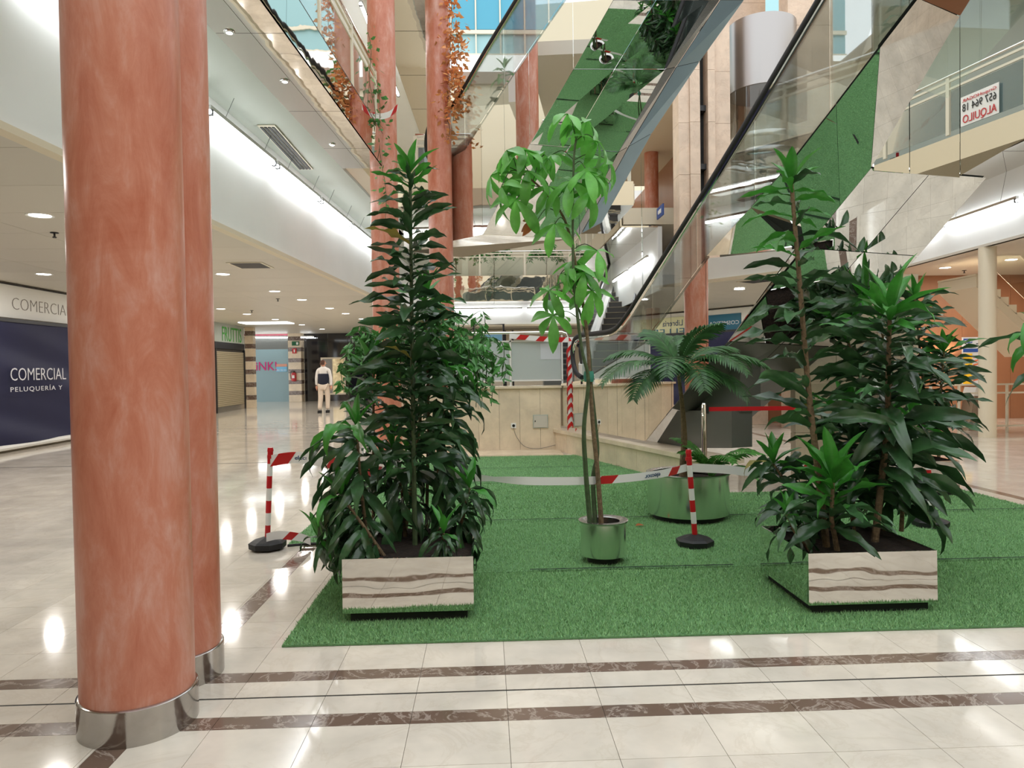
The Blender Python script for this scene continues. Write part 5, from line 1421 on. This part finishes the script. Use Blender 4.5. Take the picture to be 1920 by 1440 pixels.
def palmate(px, py, dy, L, n, tilt_az, tilt, root, m=None, rng=(0, 6.283)):
    c = P5(px, py, dy)
    st_ = MB(); rp = P5(*root)
    st_.tube(smooth_path([rp, lerp(rp, c, .5) + V(0, 0, .05), c], 5), .0035, 5)
    so = st_.build('leaf_stalk', 'greenstem', t, True)
    base = Matrix.Rotation(tilt_az, 4, 'Z') @ Matrix.Rotation(tilt, 4, 'Y') @ Matrix.Rotation(-tilt_az, 4, 'Z')
    a0 = random.uniform(0, 1)
    for i in range(n):
        az = a0 + rng[0] + (rng[1] - rng[0]) * i / n + random.uniform(-.1, .1)
        l = L * random.uniform(.95, 1.32)
        mt = Matrix.Translation(c) @ base @ Matrix.Rotation(az, 4, 'Z') @ Matrix.Rotation(R(random.uniform(5, 35)), 4, 'Y') @ Matrix.Rotation(random.uniform(-.3, .3), 4, 'X') @ Matrix.Diagonal((l, l, l, 1))
        o = place('leaflet', random.choice(PACH), mt, so)
        if m: o.material_slots[0].link = 'OBJECT'; o.material_slots[0].material = M[m]
tip1, tip2, tip3 = (1080, 264), (970, 320), (1070, 520)
for (px, py, dy, L, n, ta, tl, rt) in ((1064, 214, -.05, .22, 7, 0, .2, tip1), (1100, 226, .03, .24, 7, 0, .5, tip1), (1035, 290, .1, .22, 6, 3, .3, (1076, 300)), (1120, 265, -.1, .22, 6, 0, .7, tip1), (1100, 320, -.12, .24, 7, -1.5, .4, (1076, 310)), (1140, 300, .1, .22, 6, 0, .6, (1076, 300)),
        (950, 282, 0, .22, 7, 3, .5, tip2), (985, 280, -.08, .22, 7, -1.5, .3, tip2), (920, 330, .06, .2, 6, 3, .8, tip2), (990, 320, -.1, .24, 6, -1.5, .6, tip2), (1020, 290, .1, .2, 6, 1, .4, (1000, 340)), (940, 350, -.1, .22, 6, 3, .8, tip2),
        (967, 375, -.14, .27, 7, -1.6, .9, (1010, 350)), (1030, 350, -.05, .22, 6, -1.5, .7, (1040, 380)), (1070, 340, -.12, .27, 7, -1.6, .8, (1074, 400)), (1105, 360, -.12, .25, 6, -1.2, .8, (1074, 400)), (1130, 325, 0, .24, 6, -.3, .7, (1075, 340)), (1040, 420, -.1, .24, 6, -1.8, .8, (1062, 420)),
        (1070, 500, -.05, .2, 7, 3, .4, tip3), (1050, 515, .05, .2, 6, 3, .7, tip3), (1095, 510, -.1, .23, 7, -1.5, .7, tip3), (1120, 470, 0, .24, 6, -1.2, .8, (1072, 470)), (1030, 545, -.08, .22, 6, -1.8, .9, (1080, 540)), (1110, 545, -.1, .25, 6, -1.4, 1.0, (1080, 540)), (1080, 490, .1, .2, 6, 1, .4, tip3), (1037, 592, -.1, .23, 6, -1.7, 1.1, (1088, 600))):
    palmate(px, py, dy, L, n, ta, tl, rt)
palmate(1008, 412, -.05, .15, 3, -1.6, 1.1, (1040, 395), 'rust', (2.5, 4.2))

# palms in the big pot
def frond(base, d, L, arch, nl, wl, m='palm', droop=.9):
    """one feather leaf: arching rachis with narrow leaflets on both sides"""
    b = MB(); d = Vector(d); d.normalize(); p = Vector(base); pts = [p.copy()]
    hd = V(d.x, d.y, 0); hd = hd.normalized() if hd.length > .01 else V(1, 0, 0)
    e = math.asin(max(-1, min(1, d.z)))
    N_ = 16; dirs = []
    for i in range(N_):
        a = e - arch * (i / N_) ** 1.3
        v = hd * math.cos(a) + V(0, 0, math.sin(a)); p = p + v * (L / N_); pts.append(p.copy()); dirs.append(v)
    b.tube(pts, [.007 - .005 * i / N_ for i in range(N_ + 1)], 5)
    sd = hd.cross(V(0, 0, 1)).normalized()
    for i in range(nl):
        u = .22 + .78 * i / nl; x = u * N_; k = min(int(x), N_ - 1); q = lerp(pts[k], pts[k + 1], x - k); v = dirs[k]
        ll = wl * (math.sin(min(1, (u - .12) * 1.25) * math.pi) * .75 + .3)
        for s in (-1, 1):
            w0 = (sd * s * .8 + v * .55 + V(0, 0, .15)).normalized()
            g = []
            pp = q.copy(); dd = w0.copy()
            for j in range(5):
                g.append(pp.copy()); pp = pp + dd * ll / 4; dd = (dd + V(0, 0, -droop * .28 * random.uniform(.8, 1.3))).normalized()
            wv = v * .016
            ww = [.4, 1, 1, .7, .05]
            b.ribbon([g[j] + wv * ww[j] for j in range(5)], [g[j] - wv * ww[j] for j in range(5)])
    return b
t = thing('kentia_palm', 'feathery palm with arching fronds in the big round pot', 'plant', tuple(POT2))
c0 = ony(1272, 700, 6.9)
MB().tube(smooth_path([V(POT2.x - .05, 6.95, POT2.z), ony(1283, 830, 6.95), ony(1280, 770, 6.95), c0], 4), [.045, .04, .04, .035, .03, .03, .028, .026, .024, .022, .02, .018, .016][:13], 8).build('trunk', 'bark', t, True)
for (dx, dy, dz, L, ar) in ((-1, -.35, .55, .95, 1.5), (-.8, .3, .8, .8, 1.4), (-.35, -.8, .7, .8, 1.8), (.1, -.9, .5, .75, 1.9), (.5, -.6, .6, .85, 1.7), (1, -.2, .65, .95, 1.4), (.8, .4, .9, .8, 1.3), (.1, .6, 1.2, .7, 1.2), (-.3, .4, 1.6, .6, 1.0), (-.9, -.7, .35, .8, 1.6), (.25, -.3, 1.4, .7, 1.3), (.9, -.7, .25, .8, 1.5)):
    frond(c0, (dx, dy, dz), L, ar, 24, .30).build('frond', 'palm', t)
t = thing('kentia_palm', 'small bright green palm seedling in front of the red belt barrier', 'plant', (POT2.x + .2, 6.9, POT2.z))
c1 = V(POT2.x + .2, 6.9, POT2.z)
M['palm_new'] = mat('young_palm_leaf', srgb(84, 150, 62), .45, islvar=.25, trans=.25)
for (dx, dy, dz, L, ar) in ((-.5, -.3, 1.6, .55, 1.6), (.5, -.3, 1.6, .6, 1.7), (.1, -.5, 1.3, .6, 2.0), (.9, 0, 1.2, .65, 1.4), (-.3, .2, 1.8, .6, 1.5), (.7, -.6, .9, .55, 1.8)):
    frond(c1, (dx, dy, dz), L, ar, 18, .17, droop=.8).build('frond', 'palm_new', t)

# vines hanging at the gallery, plants on the upper floors
def vine(label, top, length, n, seed, m='ficus', size=.09, spread=.08, cat='vine', name='hanging_vine', sway=(.05, 0, 0)):
    rs = np.random.RandomState(seed); t = thing(name, label, cat, tuple(top), 'hanging vines'); lf = MB(); top = Vector(top)
    pth = [top + Vector(sway) * (i / 10) * length + V(.03 * math.sin(i), 0, -length * i / 10) for i in range(11)]
    MB().tube(pth, .006, 5).build('stem', 'bark', t, True)
    for j in range(n):
        q = pth[rs.randint(0, 10)] + V(rs.normal(0, spread), rs.normal(0, spread), rs.normal(0, .1)); a = rs.uniform(0, 6.28)
        dd = V(math.cos(a), math.sin(a), -rs.uniform(.1, .9)).normalized(); sd = dd.cross(V(rs.normal(), rs.normal(), 1)).normalized(); Ls = size * rs.uniform(.6, 1.4)
        lf.add([q, q + dd * Ls * .45 + sd * Ls * .3, q + dd * Ls, q + dd * Ls * .45 - sd * Ls * .3], [(0, 1, 2), (0, 2, 3)])
    lf.build('foliage', m, t, kind='stuff'); return t
p = ony(706, 150, 11.9)
vine('thin green vine hanging beside the terracotta column and gallery railing', p, 2.3, 60, 5, size=.10, spread=.09)
p = ony(690, 60, 11.5)
vine('second thin vine trailing down the gallery railing posts', p, 1.6, 40, 6, size=.09, spread=.07)
for k, (px, py, ln, n, sd) in enumerate(((843, -20, 2.4, 420, 8), (856, 60, 1.5, 260, 9), (838, 170, .9, 110, 10))):
    p = ony(px, py, 13.4)
    vine(('long garland of autumn leaves hanging at the upper mirror edge', 'bushy autumn garland in front of the blue windows', 'short end of the autumn garland above the black handrail')[k], p, ln, n, sd, 'autumn', .10, .10, 'garland', 'autumn_garland', sway=(.02, 0, 0))
cane_plant('gallery_plant', V(GX(8.6, 1.2), 8.6, 5.4), V(GX(8.6, 1.25), 8.6, 7.6), 'dark leafy plant behind the gallery railing at the top of the picture', .3, 34, lambda k: .42, lambda k: R(20), DR_ARCH, 'upper floor plants', topn=4)
cane_plant('gallery_plant', V(.4, 15.9, 5.36), V(.5, 15.8, 8.0), 'tall plant on the landing behind the upper escalator', .2, 46, lambda k: .5, lambda k: R(15), DR_ARCH, 'upper floor plants', topn=4)
for k, x in enumerate((-1.2, .4, 2.6)):
    ficus('leafy plant on the far gallery %s' % ('by the terracotta column', 'under the upper escalator', 'near the far escalator')[k], V(x, 30.3, 5.3), V(x, 30.3, 6.2), (.8, .4, .6), 260, 20 + k, size=.16, twigs=20, grp='upper floor plants')

# ================================================================== BARRIER POSTS, TAPE, BELT BARRIER
def barrier_post(pxb, pyb, pxt, pyt, label, group='barrier posts', nb=9):
    b = onz(pxb, pyb, .016)
    y = b.y
    tp = ony(pxt, pyt, y)
    t = thing('barrier_post', label, 'post', (b.x, y, .016), group)
    MB().lathe([(.152, 0), (.155, .045), (.13, .06), (.05, .085), (.03, .09)], 8, (b.x, y, .016), a0=R(22)).build('base', 'black', t)
    a = V(b.x, y, .10)
    for k in range(nb):
        p, q = lerp(a, tp, k / nb), lerp(a, tp, (k + 1) / nb)
        MB().tube([p, q], .0225, 14).build('band', 'red' if k % 2 == 0 else 'whitep', t, True)
    MB().tube([tp, tp + V(0, 0, .03)], [.027, .022], 12).build('cap', 'red', t, True)
    MB().tube([tp - V(0, 0, .06), tp - V(0, 0, .03)], .028, 12).build('collar', 'red', t, True)
    return a, tp
bA, tA = barrier_post(502, 1026, 507, 846, 'red and white barrier post on the marble floor near the terracotta columns', nb=7)
bB, tB = barrier_post(1303, 1022, 1291, 850, 'red and white barrier post standing in front of the big round pot', nb=7)
bC, tC = barrier_post(1745, 986, 1739, 845, 'red and white barrier post behind the planter with the green side', nb=7)

def tape(pts, w, label, red, texts=(), group='barrier tapes', sag=.02, twist=()):
    """flat ribbon along pts; red = list of (u0, u1) stretches printed red, texts = (u, string)"""
    t = thing('barrier_tape', label, 'tape', tuple(pts[0]), group)
    pth = smooth_path([Vector(p) for p in pts], 8); n = len(pth)
    L = [0]
    for a, b in zip(pth[:-1], pth[1:]): L.append(L[-1] + (b - a).length)
    def pos(u):
        x = u * L[-1]
        for i in range(n - 1):
            if L[i + 1] >= x - 1e-9: return lerp(pth[i], pth[i + 1], (x - L[i]) / max(1e-6, L[i + 1] - L[i])), (pth[i + 1] - pth[i]).normalized()
        return pth[-1], (pth[-1] - pth[-2]).normalized()
    def tw(u):
        a = 0
        for (u0, da) in twist: a += da * max(0, 1 - abs(u - u0) / .12)
        return a
    def edge(u, off=0.0, sl=0.0):
        p, d = pos(u); s = d.cross(V(0, 0, 1)).normalized(); a = tw(u)
        v = V(0, 0, 1) * math.cos(a) + s * math.sin(a)
        nn = d.cross(v).normalized()
        if nn.dot(CAM - p) < 0: nn = -nn
        return p + v * w / 2 + nn * off, p - v * w / 2 + nn * off
    us = [i / 60 for i in range(61)]
    E_ = [edge(u) for u in us]
    MB().ribbon([e[0] for e in E_], [e[1] for e in E_]).build('band', 'tape', t, True)
    sl = w * .9 / L[-1]
    for (u0, u1) in red:
        uu = [u0 + (u1 - u0) * i / 6 for i in range(7)]
        for off in (.0012, -.0012):
            A = [edge(min(1, u + sl), off)[0] for u in uu]; B = [edge(u, off)[1] for u in uu]
            MB().ribbon(A, B).build('red_stripe', 'tapered', t, True)
    for (u, s_, wd_, flip) in texts:
        p, d = pos(u); d = V(d.x, d.y, d.z)
        if d.x < 0: d = -d
        nn = d.cross(V(0, 0, 1)).normalized()
        if nn.dot(CAM - p) < 0: nn = -nn
        lettering(s_, .05, tuple(p + nn * .004 - V(0, 0, w * .18) * (-1 if flip else 1)), d if not flip else -d, 'ink', t, width=wd_, up=(0, 0, 1) if not flip else (0, 0, -1))
    return t
caneL = V(ony(775, 890, 4.9).x, 4.95, ony(775, 892, 4.9).z)
tape([tA + V(0, -.02, -.08), ony(560, 858, 6.0), ony(640, 872, 5.7), ony(700, 885, 5.4), caneL + V(-.03, 0, 0)], .095, 'barrier tape running from the hall post into the left planter leaves', [(.0, .10), (.34, .44), (.62, .72)], ((.14, 'elecnor', .22, False), (.45, 'elecnor', .22, False), (.74, 'elecnor', .2, False)))
tape([caneL + V(.03, 0, 0), ony(880, 895, 5.15), ony(1000, 902, 5.35), ony(1130, 900, 5.5), ony(1230, 890, 5.62), tB + V(0, .03, -.12)], .062, 'white barrier tape stretched across the carpet behind the money tree', [(.60, .66), (.88, .93)], ((.84, 'elecnor', .16, True),), twist=((.25, .9),))
tape([tB + V(0, .03, -.12), ony(1360, 880, 5.75), ony(1430, 884, 5.8), ony(1560, 862, 6.0), ony(1660, 866, 6.1), tC + V(0, .02, -.06)], .07, 'barrier tape passing behind the big dracaenas to the far post', [(.42, .5), (.62, .72), (.88, .95)], ((.3, 'elecnor', .16, False),))
tape([bA + V(.02, -.1, .02), bA + V(.12, -.06, .03), bA + V(.28, -.03, .0), bA + V(.36, .0, -.04)], .07, 'loose end of barrier tape lying at the foot of the hall post', [(.35, .55)])
t = thing('floor_cable', 'black cable lying on the carpet edge behind the hall post', 'cable', (bA.x + .2, bA.y, .01))
MB().tube(smooth_path([bA + V(.16, .02, -.08), bA + V(.4, .05, -.075), bA + V(.7, .0, -.07), bA + V(.95, .05, -.07)]), .012, 6).build('cable_run', 'black', t, True)

# tape-wrapped post at the wall corner and tape along the handrail
def wrapped_post(px, py0, py1, y, label, r=.05, turns=9):
    a, b = ony(px, py1, y), ony(px, py0, y)
    t = thing('taped_post', label, 'post', (a.x, y, a.z), 'taped posts')
    MB().tube([a, b], r * .8, 12).build('pole', 'tape', t, True)
    Ht = b.z - a.z; n = 14
    for k in range(turns):
        z0 = a.z + Ht * k / turns; A, B = [], []
        for j in range(n + 1):
            an = 2 * math.pi * j / n; dz = Ht / turns * 2.0 * j / n
            q = V(a.x + r * math.cos(an + 1.57), y + r * math.sin(an + 1.57), min(b.z, z0 + dz - Ht / turns))
            A.append(q); B.append(q + V(0, 0, Ht / turns * .48))
        MB().ribbon(A, B).build('red_stripe', 'tapered', t, True)
wrapped_post(1069, 640, 800, 12.6, 'post wrapped in red and white tape at the corner of the marble wall')
wrapped_post(1082, 760, 803, 12.4, 'short strand of red and white tape hanging beside the taped post', .03, 3)
tape([ony(955, 630, 13.0), ony(1010, 635, 13.0), ony(1066, 637, 12.9), ony(1120, 633, 12.6), ony(1200, 632, 12.4)], .09, 'faded barrier tape running along the handrail of the frosted barrier', [(.05, .12), (.2, .26), (.34, .4), (.5, .56), (.66, .72), (.82, .88)])
p = ony(1320, 755, 8.6)
t = thing('belt_barrier', 'chrome belt post with a red retractable belt at the foot of the escalator', 'barrier', (p.x, 8.6, 0))
MB().lathe([(.16, 0), (.16, .02), (.03, .035)], 24, (p.x, 8.6, 0)).build('foot', 'chrome', t, True)
MB().lathe([(.032, .03), (.032, p.z - .03), (.02, p.z - .005), (.004, p.z)], 20, (p.x, 8.6, 0)).build('pole', 'chrome', t, True)
zb2 = ony(1340, 767, 8.6).z
MB().box(p.x + .02, 8.57, zb2 - .05, p.x + .05, 8.63, zb2 + .05).build('cassette', 'black', t)
e = ony(1500, 765, 8.3)
MB().slab([V(p.x + .05, 8.6, zb2 - .025), V(e.x, 8.3, e.z - .025), V(e.x, 8.3, e.z + .025), V(p.x + .05, 8.6, zb2 + .025)], (0, .004, 0)).build('belt', 'red', t)
# a fallen leaf on the carpet
p = onz(1192, 986, .03)
t = thing('fallen_leaf', 'small dry leaf lying on the carpet beside the money tree pot', 'leaf', tuple(p))
me = leaf_mesh('blade', 'rust', .4, .5, .2)
place('blade', me, orient(p, .4, .1, .2, .10), t)
tape([V(11.3, 2.4, 5.75), V(11.1, 2.8, 5.85), V(10.85, 3.4, 6.05), V(10.62, 3.85, 6.3)], .08, 'barrier tape climbing from the side gallery post to its railing, seen in the mirror', [(.1, .22), (.4, .52), (.7, .82)])
# tape tied around the gallery railing by the far column
q = ony(718, 212, 11.9)
tape([q + V(-.35, 0, .06), q + V(-.1, 0, -.05), q + V(.1, 0, -.02), q + V(.25, -.05, .08)], .1, 'knot of red and white tape on the gallery railing beside the terracotta column', [(.0, .25), (.75, .95)], ())
